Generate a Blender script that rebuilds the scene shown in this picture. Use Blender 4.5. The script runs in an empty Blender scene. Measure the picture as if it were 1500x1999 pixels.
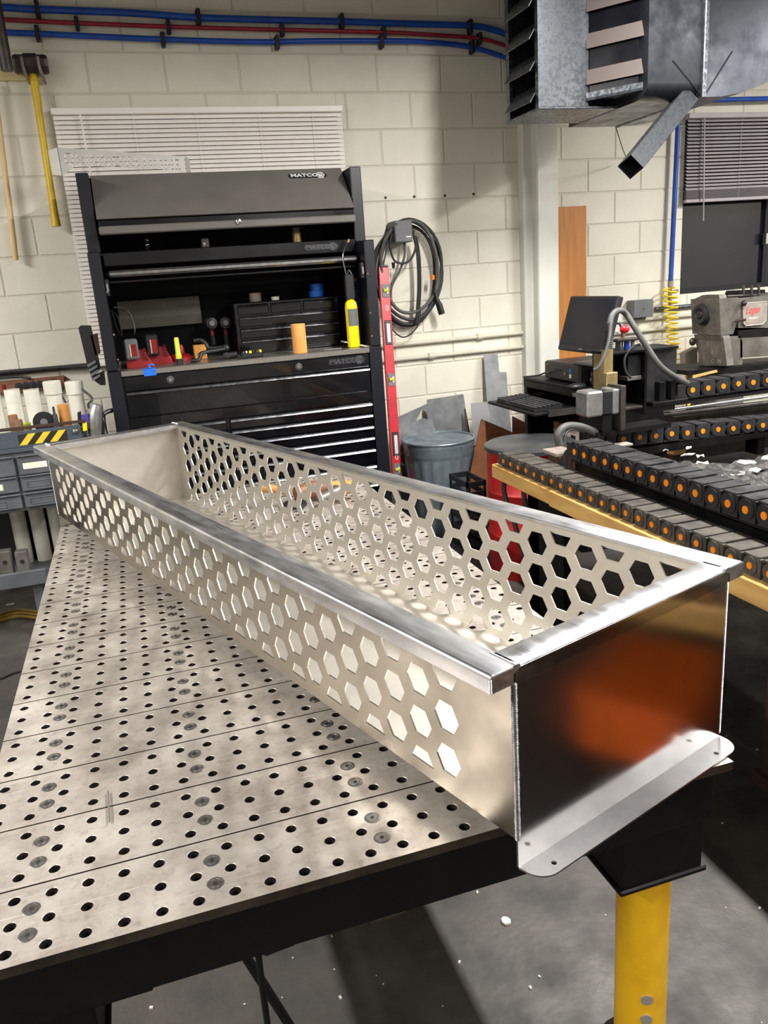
import bpy, bmesh, math, random
from mathutils import Matrix, Vector, Euler
random.seed(7)
PI = math.pi
scene = bpy.context.scene
COL = scene.collection

# ------------------------------------------------------------------ camera
IW, IH, FPX = 1500.0, 1999.0, 1549.03
CAM = Vector((0.12471, -0.97393, 1.56514))
CEUL = Euler((1.28595411, 0.06960463, -0.30974737), 'XYZ')
CROT = CEUL.to_matrix()
cd = bpy.data.cameras.new('camera'); cam = bpy.data.objects.new('camera', cd); COL.objects.link(cam)
cam.location = CAM; cam.rotation_euler = CEUL
cd.sensor_fit = 'VERTICAL'; cd.sensor_height = 24.0; cd.lens = 24.0 * FPX / IH; cd.clip_start = 0.02
scene.camera = cam

# ------------------------------------------------------------------ world, exposure
w = bpy.data.worlds.new('world'); scene.world = w; w.use_nodes = True
w.node_tree.nodes['Background'].inputs[0].default_value = (0.75, 0.85, 1.0, 1)
w.node_tree.nodes['Background'].inputs[1].default_value = 0.02
vs = scene.view_settings
vs.view_transform = 'Standard'; vs.look = 'None'; vs.gamma = 1.0; vs.use_curve_mapping = False
vs.exposure = 0.5
# ceiling strip lamps: (x, y, z, length along x, length along y, power W, warm tint)
LAMPS = [(-2.4, 1.5, 2.98, 0.10, 1.2, 118), (2.2, 1.4, 2.98, 0.10, 1.2, 110),
         (-2.4, -0.6, 2.98, 0.10, 1.2, 90), (2.2, -0.6, 2.98, 0.10, 1.2, 58),
         (-2.4, -2.6, 2.98, 0.10, 1.2, 45), (2.2, -2.6, 2.98, 0.10, 1.2, 45),
         (4.9, 1.6, 2.98, 0.10, 1.2, 120), (4.9, -0.6, 2.98, 0.10, 1.2, 60)]
LAMPCOL = (1.0, 0.97, 0.925)

# ------------------------------------------------------------------ helpers
def at(px, py, Y=None, Z=None, X=None):
    d = CROT @ Vector(((px - IW / 2) / FPX, -(py - IH / 2) / FPX, -1.0))
    if Y is not None: t = (Y - CAM.y) / d.y
    elif Z is not None: t = (Z - CAM.z) / d.z
    else: t = (X - CAM.x) / d.x
    return CAM + d * t

def lin(c):
    return tuple(((v / 255.0) / 12.92 if v / 255.0 <= 0.04045 else ((v / 255.0 + 0.055) / 1.055) ** 2.4) for v in c)

MATS = {}
def mat(name, c1, c2=None, rough=0.5, metal=0.0, scale=8.0, bump=0.0, bscale=None, rvar=0.0, coat=0.0, aniso=None, detail=6.0, lo=0.35, hi=0.65, spec=0.5, bdist=0.01):
    """procedural principled material; c1/c2 are sRGB 0-255 mixed by world-space noise"""
    m = bpy.data.materials.new(name); m.use_nodes = True
    nt = m.node_tree; N = nt.nodes; L = nt.links
    b = N['Principled BSDF']
    b.inputs['Roughness'].default_value = rough; b.inputs['Metallic'].default_value = metal
    b.inputs['Coat Weight'].default_value = coat; b.inputs['Specular IOR Level'].default_value = spec
    b.inputs['Base Color'].default_value = lin(c1) + (1,)
    geo = N.new('ShaderNodeNewGeometry')
    vec = geo.outputs['Position']
    if aniso:
        mp = N.new('ShaderNodeMapping'); mp.inputs['Scale'].default_value = aniso
        L.new(vec, mp.inputs['Vector']); vec = mp.outputs['Vector']
    if c2 is not None or rvar:
        nz = N.new('ShaderNodeTexNoise'); nz.inputs['Scale'].default_value = scale; nz.inputs['Detail'].default_value = detail
        nz.inputs['Roughness'].default_value = 0.62
        L.new(vec, nz.inputs['Vector'])
        rp = N.new('ShaderNodeValToRGB'); rp.color_ramp.elements[0].position = lo; rp.color_ramp.elements[1].position = hi
        L.new(nz.outputs['Fac'], rp.inputs['Fac'])
        rp.color_ramp.elements[0].color = lin(c1) + (1,); rp.color_ramp.elements[1].color = lin(c2 or c1) + (1,)
        if c2 is not None: L.new(rp.outputs['Color'], b.inputs['Base Color'])
        if rvar:
            mr = N.new('ShaderNodeMapRange'); mr.inputs['From Min'].default_value = 0.3; mr.inputs['From Max'].default_value = 0.7
            mr.inputs['To Min'].default_value = max(0.02, rough - rvar); mr.inputs['To Max'].default_value = min(1, rough + rvar)
            L.new(nz.outputs['Fac'], mr.inputs['Value']); L.new(mr.outputs['Result'], b.inputs['Roughness'])
    if bump:
        n2 = N.new('ShaderNodeTexNoise'); n2.inputs['Scale'].default_value = bscale or scale * 4; n2.inputs['Detail'].default_value = 5
        L.new(vec, n2.inputs['Vector'])
        bp = N.new('ShaderNodeBump'); bp.inputs['Strength'].default_value = bump; bp.inputs['Distance'].default_value = bdist
        L.new(n2.outputs['Fac'], bp.inputs['Height']); L.new(bp.outputs['Normal'], b.inputs['Normal'])
    MATS[name] = m
    return m

def emis(name, c, s):
    m = bpy.data.materials.new(name); m.use_nodes = True
    b = m.node_tree.nodes['Principled BSDF']
    b.inputs['Base Color'].default_value = (0.8, 0.8, 0.8, 1)
    b.inputs['Emission Color'].default_value = c + (1,); b.inputs['Emission Strength'].default_value = s
    MATS[name] = m
    return m

WM = {}          # world matrix of every Empty / part we made
def tag(o, label=None, cat=None, group=None, kind=None):
    if label: o['label'] = label
    if cat: o['category'] = cat
    if group: o['group'] = group
    if kind: o['kind'] = kind
    return o

def thing(name, label, cat, loc=(0, 0, 0), rot=(0, 0, 0), group=None):
    o = bpy.data.objects.new(name, None); COL.objects.link(o); o.empty_display_size = 0.05
    o.location = loc; o.rotation_euler = rot
    WM[o.name] = Matrix.Translation(loc) @ Euler(rot, 'XYZ').to_matrix().to_4x4()
    return tag(o, label, cat, group)

class MB:
    def __init__(s): s.v = []; s.f = []
    def add(s, vs, fs):
        n = len(s.v); s.v += [Vector(p) for p in vs]; s.f += [tuple(i + n for i in f) for f in fs]; return s
    def box(s, x0, x1, y0, y1, z0, z1, M=None):
        P = [(x0, y0, z0), (x1, y0, z0), (x1, y1, z0), (x0, y1, z0), (x0, y0, z1), (x1, y0, z1), (x1, y1, z1), (x0, y1, z1)]
        if M: P = [M @ Vector(p) for p in P]
        return s.add(P, [(3, 2, 1, 0), (4, 5, 6, 7), (0, 1, 5, 4), (1, 2, 6, 5), (2, 3, 7, 6), (3, 0, 4, 7)])
    def cbox(s, x0, x1, y0, y1, z0, z1, c=0.004, M=None):
        """box with chamfered edges"""
        c = min(c, abs(x1 - x0) * .49, abs(y1 - y0) * .49, abs(z1 - z0) * .49)
        lo = (min(x0, x1), min(y0, y1), min(z0, z1)); hi = (max(x0, x1), max(y0, y1), max(z0, z1))
        V = []; ix = {}
        for sx in (0, 1):
            for sy in (0, 1):
                for sz in (0, 1):
                    base = [(lo, hi)[b][k] for k, b in enumerate((sx, sy, sz))]
                    for ax in range(3):
                        p = list(base)
                        for k in range(3):
                            if k != ax: p[k] += c if (sx, sy, sz)[k] == 0 else -c
                        ix[(sx, sy, sz, ax)] = len(V); V.append(Vector(p))
        F = []
        for ax in range(3):
            a, b = [k for k in range(3) if k != ax]
            for sd in (0, 1):
                q = []
                for (i, j) in ((0, 0), (1, 0), (1, 1), (0, 1)):
                    t = [0, 0, 0]; t[ax] = sd; t[a] = i; t[b] = j
                    q.append(ix[tuple(t) + (ax,)])
                if (sd == 0) == (ax != 1): q.reverse()
                F.append(tuple(q))
        for ax in range(3):
            a, b = [k for k in range(3) if k != ax]
            for i in (0, 1):
                for j in (0, 1):
                    t0 = [0, 0, 0]; t0[a] = i; t0[b] = j; t1 = list(t0); t1[ax] = 1
                    F.append((ix[tuple(t0) + (a,)], ix[tuple(t1) + (a,)], ix[tuple(t1) + (b,)], ix[tuple(t0) + (b,)]))
        for k in range(8):
            t = ((k >> 2) & 1, (k >> 1) & 1, k & 1)
            F.append((ix[t + (0,)], ix[t + (1,)], ix[t + (2,)]))
        if M: V = [M @ p for p in V]
        return s.add(V, F)
    def cyl(s, p0, p1, r0, r1=None, n=16, cap=True):
        p0 = Vector(p0); p1 = Vector(p1); r1 = r0 if r1 is None else r1
        d = (p1 - p0).normalized(); a = d.orthogonal().normalized(); b = d.cross(a)
        V = []
        for p, r in ((p0, r0), (p1, r1)):
            V += [p + (a * math.cos(2 * PI * k / n) + b * math.sin(2 * PI * k / n)) * r for k in range(n)]
        F = [(k, (k + 1) % n, n + (k + 1) % n, n + k) for k in range(n)]
        if cap: F += [tuple(range(n - 1, -1, -1)), tuple(range(n, 2 * n))]
        return s.add(V, F)
    def tube(s, pts, r, n=8, closed=False, cap=True):
        pts = [Vector(p) for p in pts]; m = len(pts)
        rs = r if isinstance(r, (list, tuple)) else [r] * m
        V = []; prev = None
        for i, p in enumerate(pts):
            if closed: d = pts[(i + 1) % m] - pts[i - 1]
            else: d = pts[min(i + 1, m - 1)] - pts[max(i - 1, 0)]
            if d.length < 1e-9: d = Vector((0, 0, 1))
            d.normalize()
            a = d.orthogonal() if prev is None else prev - d * prev.dot(d)
            if a.length < 1e-6: a = d.orthogonal()
            a.normalize(); prev = a; b = d.cross(a)
            V += [p + (a * math.cos(2 * PI * k / n) + b * math.sin(2 * PI * k / n)) * rs[i] for k in range(n)]
        F = []
        for i in range(m if closed else m - 1):
            j = (i + 1) % m
            for k in range(n):
                F.append((i * n + k, i * n + (k + 1) % n, j * n + (k + 1) % n, j * n + k))
        if not closed and cap:
            F += [tuple(range(n - 1, -1, -1)), tuple(range((m - 1) * n, m * n))]
        return s.add(V, F)
    def lathe(s, prof, n=24, o=(0, 0, 0), axis='z', M=None):
        """prof: list of (radius, height)"""
        V = []; m = len(prof)
        for r, h in prof:
            for k in range(n):
                a = 2 * PI * k / n; p = Vector((r * math.cos(a), r * math.sin(a), h))
                if axis == 'x': p = Vector((p.z, p.x, p.y))
                if axis == 'y': p = Vector((p.x, p.z, -p.y)) if False else Vector((p.y, p.z, p.x))
                p = p + Vector(o)
                V.append(M @ p if M else p)
        F = [(i * n + k, i * n + (k + 1) % n, (i + 1) * n + (k + 1) % n, (i + 1) * n + k) for i in range(m - 1) for k in range(n)]
        if prof[0][0] > 1e-6: F.append(tuple(range(n - 1, -1, -1)))
        if prof[-1][0] > 1e-6: F.append(tuple(range((m - 1) * n, m * n)))
        return s.add(V, F)
    def prism(s, poly, d):
        """poly: 3D points in order; d: extrusion vector"""
        P = [Vector(p) for p in poly]; d = Vector(d); n = len(P)
        nrm = Vector((0, 0, 0))
        for i in range(n): nrm += P[i].cross(P[(i + 1) % n])
        if nrm.dot(d) > 0: P.reverse()
        F = [tuple(range(n)), tuple(range(2 * n - 1, n - 1, -1))]
        F += [(i, n + i, n + (i + 1) % n, (i + 1) % n) for i in range(n)]
        return s.add(P + [p + d for p in P], F)
    def ball(s, c, r, n=10, m=6, sc=(1, 1, 1), M=None):
        prof = [(max(r * math.sin(PI * i / m), 1e-7), -r * math.cos(PI * i / m)) for i in range(m + 1)]
        V = []
        for rr, h in prof:
            for k in range(n):
                a = 2 * PI * k / n
                p = Vector((rr * math.cos(a) * sc[0], rr * math.sin(a) * sc[1], h * sc[2]))
                if M: p = M @ p
                V.append(p + Vector(c))
        F = [(i * n + k, i * n + (k + 1) % n, (i + 1) * n + (k + 1) % n, (i + 1) * n + k) for i in range(m) for k in range(n)]
        return s.add(V, F)
    def mesh(s, name, smooth=False):
        me = bpy.data.meshes.new(name); me.from_pydata([tuple(p) for p in s.v], [], s.f)
        me.validate(); me.update()
        bm = bmesh.new(); bm.from_mesh(me)
        bmesh.ops.remove_doubles(bm, verts=bm.verts, dist=1e-6)
        bmesh.ops.recalc_face_normals(bm, faces=bm.faces); bm.to_mesh(me); bm.free()
        if smooth:
            me.polygons.foreach_set('use_smooth', [True] * len(me.polygons))
            try: me.set_sharp_from_angle(angle=math.radians(smooth if smooth is not True else 40))
            except Exception: pass
        return me
    def build(s, name, m, parent=None, smooth=False, local=False):
        """verts are in world space (or in the parent's space when local)"""
        if parent is not None:
            if not local:
                inv = WM[parent.name].inverted(); s.v = [inv @ p for p in s.v]
            o = bpy.data.objects.new(name, s.mesh(name, smooth)); COL.objects.link(o)
            o.parent = parent; WM[o.name] = WM[parent.name].copy()
        else:
            lo = Vector((min(p.x for p in s.v), min(p.y for p in s.v), min(p.z for p in s.v)))
            hi = Vector((max(p.x for p in s.v), max(p.y for p in s.v), max(p.z for p in s.v)))
            base = Vector(((lo.x + hi.x) / 2, (lo.y + hi.y) / 2, lo.z))
            s.v = [p - base for p in s.v]
            o = bpy.data.objects.new(name, s.mesh(name, smooth)); COL.objects.link(o)
            o.location = base; WM[o.name] = Matrix.Translation(base)
        o.data.materials.append(MATS[m] if isinstance(m, str) else m)
        return o

def link_copy(o, parent, M=Matrix(), name=None):
    """a copy of a part that shares its mesh; M is its matrix in the parent's space"""
    c = o.copy(); COL.objects.link(c); c.parent = parent
    c.matrix_parent_inverse = Matrix(); c.matrix_local = M
    if name: c.name = name
    WM[c.name] = WM[parent.name] @ M
    return c

def inst(name, me, m, parent, M):
    o = bpy.data.objects.new(name, me); COL.objects.link(o); o.parent = parent; o.matrix_local = M
    if m is not None and not me.materials: me.materials.append(MATS[m] if isinstance(m, str) else m)
    WM[o.name] = WM[parent.name] @ M
    return o

def smoothpath(pts, k=6):
    """Catmull-Rom through pts"""
    P = [Vector(p) for p in pts]; out = []
    for i in range(len(P) - 1):
        p0 = P[max(i - 1, 0)]; p1 = P[i]; p2 = P[i + 1]; p3 = P[min(i + 2, len(P) - 1)]
        for j in range(k):
            t = j / k
            out.append(0.5 * ((2 * p1) + (p2 - p0) * t + (2 * p0 - 5 * p1 + 4 * p2 - p3) * t * t + (3 * p1 - p0 - 3 * p2 + p3) * t ** 3))
    out.append(P[-1]); return out

def sheet(outer, holes, thick, extra=None):
    """flat sheet with cut-outs as a mesh in the XY plane (2D filled curve), extruded +-thick/2 in z"""
    cu = bpy.data.curves.new('sheet_curve', 'CURVE'); cu.dimensions = '2D'; cu.fill_mode = 'BOTH'; cu.extrude = thick / 2
    for poly in [outer] + holes:
        sp = cu.splines.new('POLY'); sp.points.add(len(poly) - 1)
        for p, q in zip(sp.points, poly): p.co = (q[0], q[1], 0, 1)
        sp.use_cyclic_u = True
    if extra:
        for sp0 in extra:
            sp = cu.splines.new('POLY'); sp.points.add(len(sp0) - 1)
            for p, q in zip(sp.points, sp0): p.co = (q[0], q[1], 0, 1)
            sp.use_cyclic_u = True
    o = bpy.data.objects.new('sheet_tmp', cu); COL.objects.link(o)
    dg = bpy.context.evaluated_depsgraph_get(); dg.update()
    me = bpy.data.meshes.new_from_object(o.evaluated_get(dg))
    bpy.data.objects.remove(o); bpy.data.curves.remove(cu)
    me.materials.clear()
    return me

def mesh_part(name, me, m, parent, fn=None):
    """use a ready mesh as a part; fn maps mesh coords to the parent's local space"""
    if fn:
        for v in me.vertices: v.co = fn(v.co)
        me.update()
        bm = bmesh.new(); bm.from_mesh(me); bmesh.ops.remove_doubles(bm, verts=bm.verts, dist=1e-6); bmesh.ops.recalc_face_normals(bm, faces=bm.faces); bm.to_mesh(me); bm.free()
    for p in me.polygons: p.use_smooth = False
    o = bpy.data.objects.new(name, me); COL.objects.link(o); o.parent = parent
    me.materials.clear(); me.materials.append(MATS[m]); WM[o.name] = WM[parent.name].copy()
    return o

def text_mesh(body, size, ext=0.001, xs=1.0, shear=0.0, off=0.0, align='LEFT', spacing=1.0):
    cu = bpy.data.curves.new('lettering', 'FONT'); cu.body = body; cu.size = size; cu.extrude = ext; cu.shear = shear
    cu.offset = off; cu.align_x = align; cu.align_y = 'CENTER'; cu.space_character = spacing; cu.resolution_u = 3
    o = bpy.data.objects.new('lettering_tmp', cu); COL.objects.link(o)
    dg = bpy.context.evaluated_depsgraph_get(); dg.update()
    me = bpy.data.meshes.new_from_object(o.evaluated_get(dg))
    bpy.data.objects.remove(o); bpy.data.curves.remove(cu); me.materials.clear()
    for v in me.vertices: v.co.x *= xs
    return me

def lettering(body, size, m, parent, origin, xdir, ydir, ext=0.0008, xs=1.0, name='lettering', **kw):
    """text laid on a surface: origin = world point of the left middle, xdir/ydir = reading and up directions"""
    me = text_mesh(body, size, ext, xs, **kw)
    X = Vector(xdir).normalized(); Yv = Vector(ydir).normalized(); Z = X.cross(Yv).normalized(); Yv = Z.cross(X)
    inv = WM[parent.name].inverted(); og = Vector(origin)
    return mesh_part(name, me, m, parent, lambda c: inv @ (og + X * c.x + Yv * c.y + Z * c.z))

# ------------------------------------------------------------------ materials
mat('wall_paint', (222, 218, 204), (212, 207, 192), rough=0.62, scale=2.2, bump=0.25, bscale=90, bdist=0.004)
mat('mortar', (208, 203, 188), (198, 193, 178), rough=0.75, scale=3, bump=0.5, bscale=60)
mat('ceiling_paint', (158, 160, 165), rough=0.9)
mat('room_wall', (176, 172, 162), (160, 156, 148), rough=0.8, scale=1.5)
mat('pilaster_paint', (219, 219, 210), (208, 209, 201), rough=0.5, scale=3)
mat('concrete', (86, 82, 77), (52, 50, 49), rough=0.55, scale=5.0, bump=0.12, bscale=45, rvar=0.18, lo=0.3, hi=0.7)
def plate_material():
    m = mat('plate_steel', (212, 205, 196), (138, 128, 119), rough=0.42, metal=0.5, scale=8, bump=0.10, bscale=130, rvar=0.14, lo=0.32, hi=0.72, bdist=0.002)
    nt = m.node_tree; N = nt.nodes; L = nt.links; b = N['Principled BSDF']
    geo = N.new('ShaderNodeNewGeometry'); prev = b.inputs['Base Color'].links[0].from_socket
    def layer(prev, scale, stretch, lo, hi, col, fac, detail=4):
        mp = N.new('ShaderNodeMapping'); mp.inputs['Scale'].default_value = stretch; L.new(geo.outputs['Position'], mp.inputs['Vector'])
        nz = N.new('ShaderNodeTexNoise'); nz.inputs['Scale'].default_value = scale; nz.inputs['Detail'].default_value = detail; nz.inputs['Roughness'].default_value = 0.7
        L.new(mp.outputs['Vector'], nz.inputs['Vector'])
        mr = N.new('ShaderNodeMapRange'); mr.inputs['From Min'].default_value = lo; mr.inputs['From Max'].default_value = hi; mr.inputs['To Max'].default_value = fac
        L.new(nz.outputs['Fac'], mr.inputs['Value'])
        mx = N.new('ShaderNodeMix'); mx.data_type = 'RGBA'; mx.inputs['B'].default_value = lin(col) + (1,)
        L.new(mr.outputs['Result'], mx.inputs['Factor']); L.new(prev, mx.inputs['A'])
        return mx.outputs['Result']
    prev = layer(prev, 55, (1, 1, 1), 0.52, 0.74, (104, 92, 80), 0.42)          # fine rust specks
    prev = layer(prev, 30, (0.15, 4, 1), 0.60, 0.72, (220, 214, 206), 0.65)      # grinding streaks
    prev = layer(prev, 3.2, (1, 1, 1), 0.55, 0.75, (132, 112, 92), 0.40)         # brown stains
    L.new(prev, b.inputs['Base Color'])
plate_material()
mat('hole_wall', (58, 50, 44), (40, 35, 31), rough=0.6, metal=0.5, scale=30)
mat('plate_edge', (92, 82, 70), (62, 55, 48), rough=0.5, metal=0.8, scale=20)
mat('screw_steel', (138, 135, 131), (112, 109, 106), rough=0.38, metal=0.85, scale=40)
mat('socket_dark', (26, 25, 24), rough=0.6)
mat('black_steel', (6, 6, 7), (12, 12, 12), spec=0.25, rough=0.5, scale=9, rvar=0.1)
mat('yellow_paint', (244, 190, 16), (206, 146, 10), rough=0.42, scale=7, rvar=0.1, lo=0.45, hi=0.8)
mat('alu', (182, 175, 165), (168, 161, 150), rough=0.33, metal=1.0, scale=6, bump=0.05, bscale=200, rvar=0.1, bdist=0.002)  # planter metal darkened in colour for the side facing away from the lamps
mat('alu_satin', (218, 214, 206), (200, 195, 186), rough=0.5, metal=1.0, scale=5, rvar=0.08, bump=0.06, bscale=70, bdist=0.002)
mat('alu_rail', (214, 215, 219), (202, 203, 207), rough=0.34, metal=1.0, scale=30, bump=0.02, bscale=90, rvar=0.05, bdist=0.002, aniso=(1, 1, 1))
def rail_material():
    m = mat('alu_rail', (216, 217, 221), (204, 205, 209), rough=0.34, metal=1.0, scale=30, bump=0.02, bscale=90, bdist=0.002)
    nt = m.node_tree; N = nt.nodes; L = nt.links; b = N['Principled BSDF']
    tc = N.new('ShaderNodeTexCoord')
    def noise(sc, stretch, detail=5):
        mp = N.new('ShaderNodeMapping'); mp.inputs['Scale'].default_value = stretch; L.new(tc.outputs['Object'], mp.inputs['Vector'])
        nz = N.new('ShaderNodeTexNoise'); nz.inputs['Scale'].default_value = sc; nz.inputs['Detail'].default_value = detail; nz.inputs['Roughness'].default_value = 0.65
        L.new(mp.outputs['Vector'], nz.inputs['Vector']); return nz
    n1 = noise(6, (9, 1.2, 9)); n2 = noise(9, (1.5, 1.5, 1.5))
    mr = N.new('ShaderNodeMapRange'); mr.inputs['From Min'].default_value = 0.35; mr.inputs['From Max'].default_value = 0.65; mr.inputs['To Min'].default_value = 0.27; mr.inputs['To Max'].default_value = 0.40
    L.new(n1.outputs['Fac'], mr.inputs['Value']); L.new(mr.outputs['Result'], b.inputs['Roughness'])
    rp = N.new('ShaderNodeValToRGB'); rp.color_ramp.elements[0].position = 0.38; rp.color_ramp.elements[1].position = 0.62
    rp.color_ramp.elements[0].color = lin((196, 198, 204)) + (1,); rp.color_ramp.elements[1].color = lin((222, 222, 225)) + (1,)
    L.new(n2.outputs['Fac'], rp.inputs['Fac']); L.new(rp.outputs['Color'], b.inputs['Base Color'])
rail_material()
mat('alu_polished', (196, 192, 188), (178, 174, 170), rough=0.15, metal=1.0, scale=4, rvar=0.04)
mat('alu_flange', (172, 173, 176), (156, 157, 161), rough=0.3, metal=1.0, scale=12)
mat('alu_sign', (214, 213, 208), (200, 199, 196), rough=0.4, metal=0.6, scale=4)
mat('weld', (128, 127, 127), (96, 95, 96), rough=0.45, metal=1.0, scale=60)
# ------------------------------------------------------------------ room shell
WY = 4.0          # back wall plane
TT = 0.744        # table top
def struct(name, mb, m, smooth=False):
    o = mb.build(name, m, None, smooth); o['kind'] = 'structure'; return o

fl = struct('floor', MB().box(-4.2, 6.4, -4.6, 4.4, -0.1, 0.0), 'concrete')
struct('ceiling', MB().box(-4.2, 6.4, -4.6, 4.4, 3.75, 3.85), 'ceiling_paint')
struct('wall_left', MB().box(-4.2, -4.0, -4.6, 4.4, 0, 3.75), 'room_wall')
struct('wall_right', MB().box(6.2, 6.4, -4.6, 4.4, 0, 3.75), 'room_wall')
struct('wall_front', MB().box(-4.0, 6.2, -4.6, -4.4, 0, 3.75), 'room_wall')

WIN = [(-0.06, 1.49, 1.25, 2.53), (3.93, 5.6, 1.315, 2.47)]    # x0,x1,z0,z1 openings
# mortar core of the back wall, pierced by the two windows
mb = MB()
xs = [-4.0, WIN[0][0], WIN[0][1], WIN[1][0], WIN[1][1], 6.2]
for i in range(5):
    if i in (1, 3):
        wv = WIN[0] if i == 1 else WIN[1]
        mb.box(xs[i], xs[i + 1], WY, WY + 0.2, 0, wv[2]); mb.box(xs[i], xs[i + 1], WY, WY + 0.2, wv[3], 3.75)
    else: mb.box(xs[i], xs[i + 1], WY, WY + 0.2, 0, 3.75)
wall = struct('wall_back', mb, 'mortar')
# concrete blocks, each one a part of the wall
BH, BWD, JT = 0.2032, 0.4064, 0.0045
z0 = 2.639 - 13 * BH
blk = {}
def block(xa, xb, za, zb):
    key = (round(xb - xa, 3), round(zb - za, 3))
    if key not in blk:
        b = MB().cbox(0, xb - xa, -0.0045, 0.01, 0, zb - za, 0.0035)
        blk[key] = b.mesh('block'); blk[key].materials.append(MATS['wall_paint'])
    inv = WM['wall_back'].inverted()
    inst('block', blk[key], None, wall, Matrix.Translation(inv @ Vector((xa, WY, za))))
for r in range(0, 19):
    za = z0 + r * BH; zb = za + BH - JT * 2
    za += 0.0
    if zb < 0.02: continue
    if za > 3.4: break
    za = max(za, 0.004)
    off = (1.957 if (r % 2 == (12 % 2)) else 2.163)
    k0 = int((-1.5 - off) / BWD) - 1
    for k in range(k0, k0 + 20):
        xa = off + k * BWD + JT; xb = xa + BWD - JT * 2
        if xb < -1.3 or xa > 5.4: continue
        segs = [(xa, xb)]; extra = []
        for (wx0, wx1, wz0, wz1) in WIN:
            if zb > wz0 + 0.03 and za < wz1 - 0.03:
                ns = []
                for (a, b) in segs:
                    if b <= wx0 or a >= wx1: ns.append((a, b)); continue
                    ca, cb = max(a, wx0), min(b, wx1)
                    if zb - wz1 > 0.025: extra.append((ca, cb, wz1, zb))
                    if wz0 - za > 0.025: extra.append((ca, cb, za, wz0))
                    if a < wx0 - 0.03: ns.append((a, wx0))
                    if b > wx1 + 0.03: ns.append((wx1, b))
                segs = ns
        for (a, b) in segs: block(a, b, za, zb)
        for e_ in extra: block(*e_)

# ------------------------------------------------------------------ ceiling lamps
mat('lamp_housing', (225, 225, 222), rough=0.5)
emis('lamp_tube', LAMPCOL, 14.0)
for i, (lx, ly, lz, sx, sy, pw) in enumerate(LAMPS):
    pos = ('left row at the back', 'right row at the back', 'left row in the middle', 'right row in the middle', 'left row at the front', 'right row at the front', 'far right row at the back', 'far right row at the front')[i]
    t = thing('ceiling_lamp', 'white strip lamp hanging from the ceiling, %s' % pos, 'lamp', (lx, ly, lz), group='strip lamps')
    MB().cbox(lx - 0.07, lx + 0.07, ly - sy / 2, ly + sy / 2, lz + 0.02, lz + 0.07, 0.01).build('housing', 'lamp_housing', t)
    for s in (-1, 1):
        MB().cyl((lx, ly + s * 0.45, lz + 0.07), (lx, ly + s * 0.45, 3.75), 0.006, n=6).build('hanger', 'lamp_housing', t)
    ld = bpy.data.lights.new('strip_light', 'AREA'); ld.shape = 'RECTANGLE'; ld.size = sx; ld.size_y = sy; ld.energy = pw; ld.color = LAMPCOL
    lo = bpy.data.objects.new('strip_light', ld); COL.objects.link(lo); lo.parent = t; lo.location = (0, 0, 0.012)

# ------------------------------------------------------------------ welding table
HS = 0.0508
NCOL, NROW, NSTRIP = 24, 3, 16
X0 = -4.5 * HS; Y0 = -0.5 * HS
table = thing('welding_table', 'long welding table of perforated steel plates on yellow pipe legs', 'table', (X0 + 12 * HS, Y0 + 24 * HS, 0))
def plate_mesh():
    v = []; f = []; wallf = []; n = 16; r = 0.0086; th = 0.016; g = 0.0016; hd = 0.016
    def addv(p): v.append(p); return len(v) - 1
    for j in range(NROW):
        for i in range(NCOL):
            cx = (i + 0.5) * HS; cy = (j + 0.5) * HS
            xa = i * HS; xb = xa + HS; ya = j * HS + (g if j == 0 else 0); yb = (j + 1) * HS - (g if j == NROW - 1 else 0)
            out = []; rim = []; inn = []; bot = []
            for k in range(n):
                a = 2 * PI * (k + 0.5) / n; c, s_ = math.cos(a), math.sin(a)
                m = max(abs(c), abs(s_)); ox, oy = c / m, s_ / m
                # snap to corners so the cell is a square
                kk = {1: (1, 1), 5: (-1, 1), 9: (-1, -1), 13: (1, -1)}.get(k)
                px = (xa + xb) / 2 + ox * (xb - xa) / 2; py = (ya + yb) / 2 + oy * (yb - ya) / 2
                if kk: px = xb if kk[0] > 0 else xa; py = yb if kk[1] > 0 else ya
                out.append(addv((px, py, 0))); rim.append(addv((cx + c * (r + 0.0007), cy + s_ * (r + 0.0007), 0)))
                inn.append(addv((cx + c * r, cy + s_ * r, -0.0007))); bot.append(addv((cx + c * r, cy + s_ * r, -hd)))
            for k in range(n):
                q = (k + 1) % n
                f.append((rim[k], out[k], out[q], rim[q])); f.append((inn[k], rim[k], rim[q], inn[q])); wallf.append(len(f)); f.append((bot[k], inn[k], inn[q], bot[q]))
    Lx = NCOL * HS; Ly = NROW * HS
    B = [addv(p) for p in ((0, g, 0), (Lx, g, 0), (Lx, Ly - g, 0), (0, Ly - g, 0), (0, g, -th), (Lx, g, -th), (Lx, Ly - g, -th), (0, Ly - g, -th))]
    e0 = len(f)
    f += [(B[0], B[4], B[5], B[1]), (B[1], B[5], B[6], B[2]), (B[2], B[6], B[7], B[3]), (B[3], B[7], B[4], B[0])]
    me = bpy.data.meshes.new('plate'); me.from_pydata(v, [], f); me.update()
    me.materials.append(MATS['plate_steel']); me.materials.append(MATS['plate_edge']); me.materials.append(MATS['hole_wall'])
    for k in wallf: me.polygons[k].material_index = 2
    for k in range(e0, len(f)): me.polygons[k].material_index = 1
    bm = bmesh.new(); bm.from_mesh(me); bmesh.ops.remove_doubles(bm, verts=bm.verts, dist=2e-5); bm.to_mesh(me); bm.free()
    return me
pm = plate_mesh()
def screw_mesh():
    mb = MB(); n = 24
    mb.lathe([(0.0128, -0.003), (0.0128, 0.0006), (0.0122, 0.0009), (0.0094, 0.0009), (0.009, 0.0003), (0.0082, 0.0003), (0.0078, 0.0009), (0.0042, 0.0009)], n)
    return mb.mesh('screw', 30)
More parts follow.
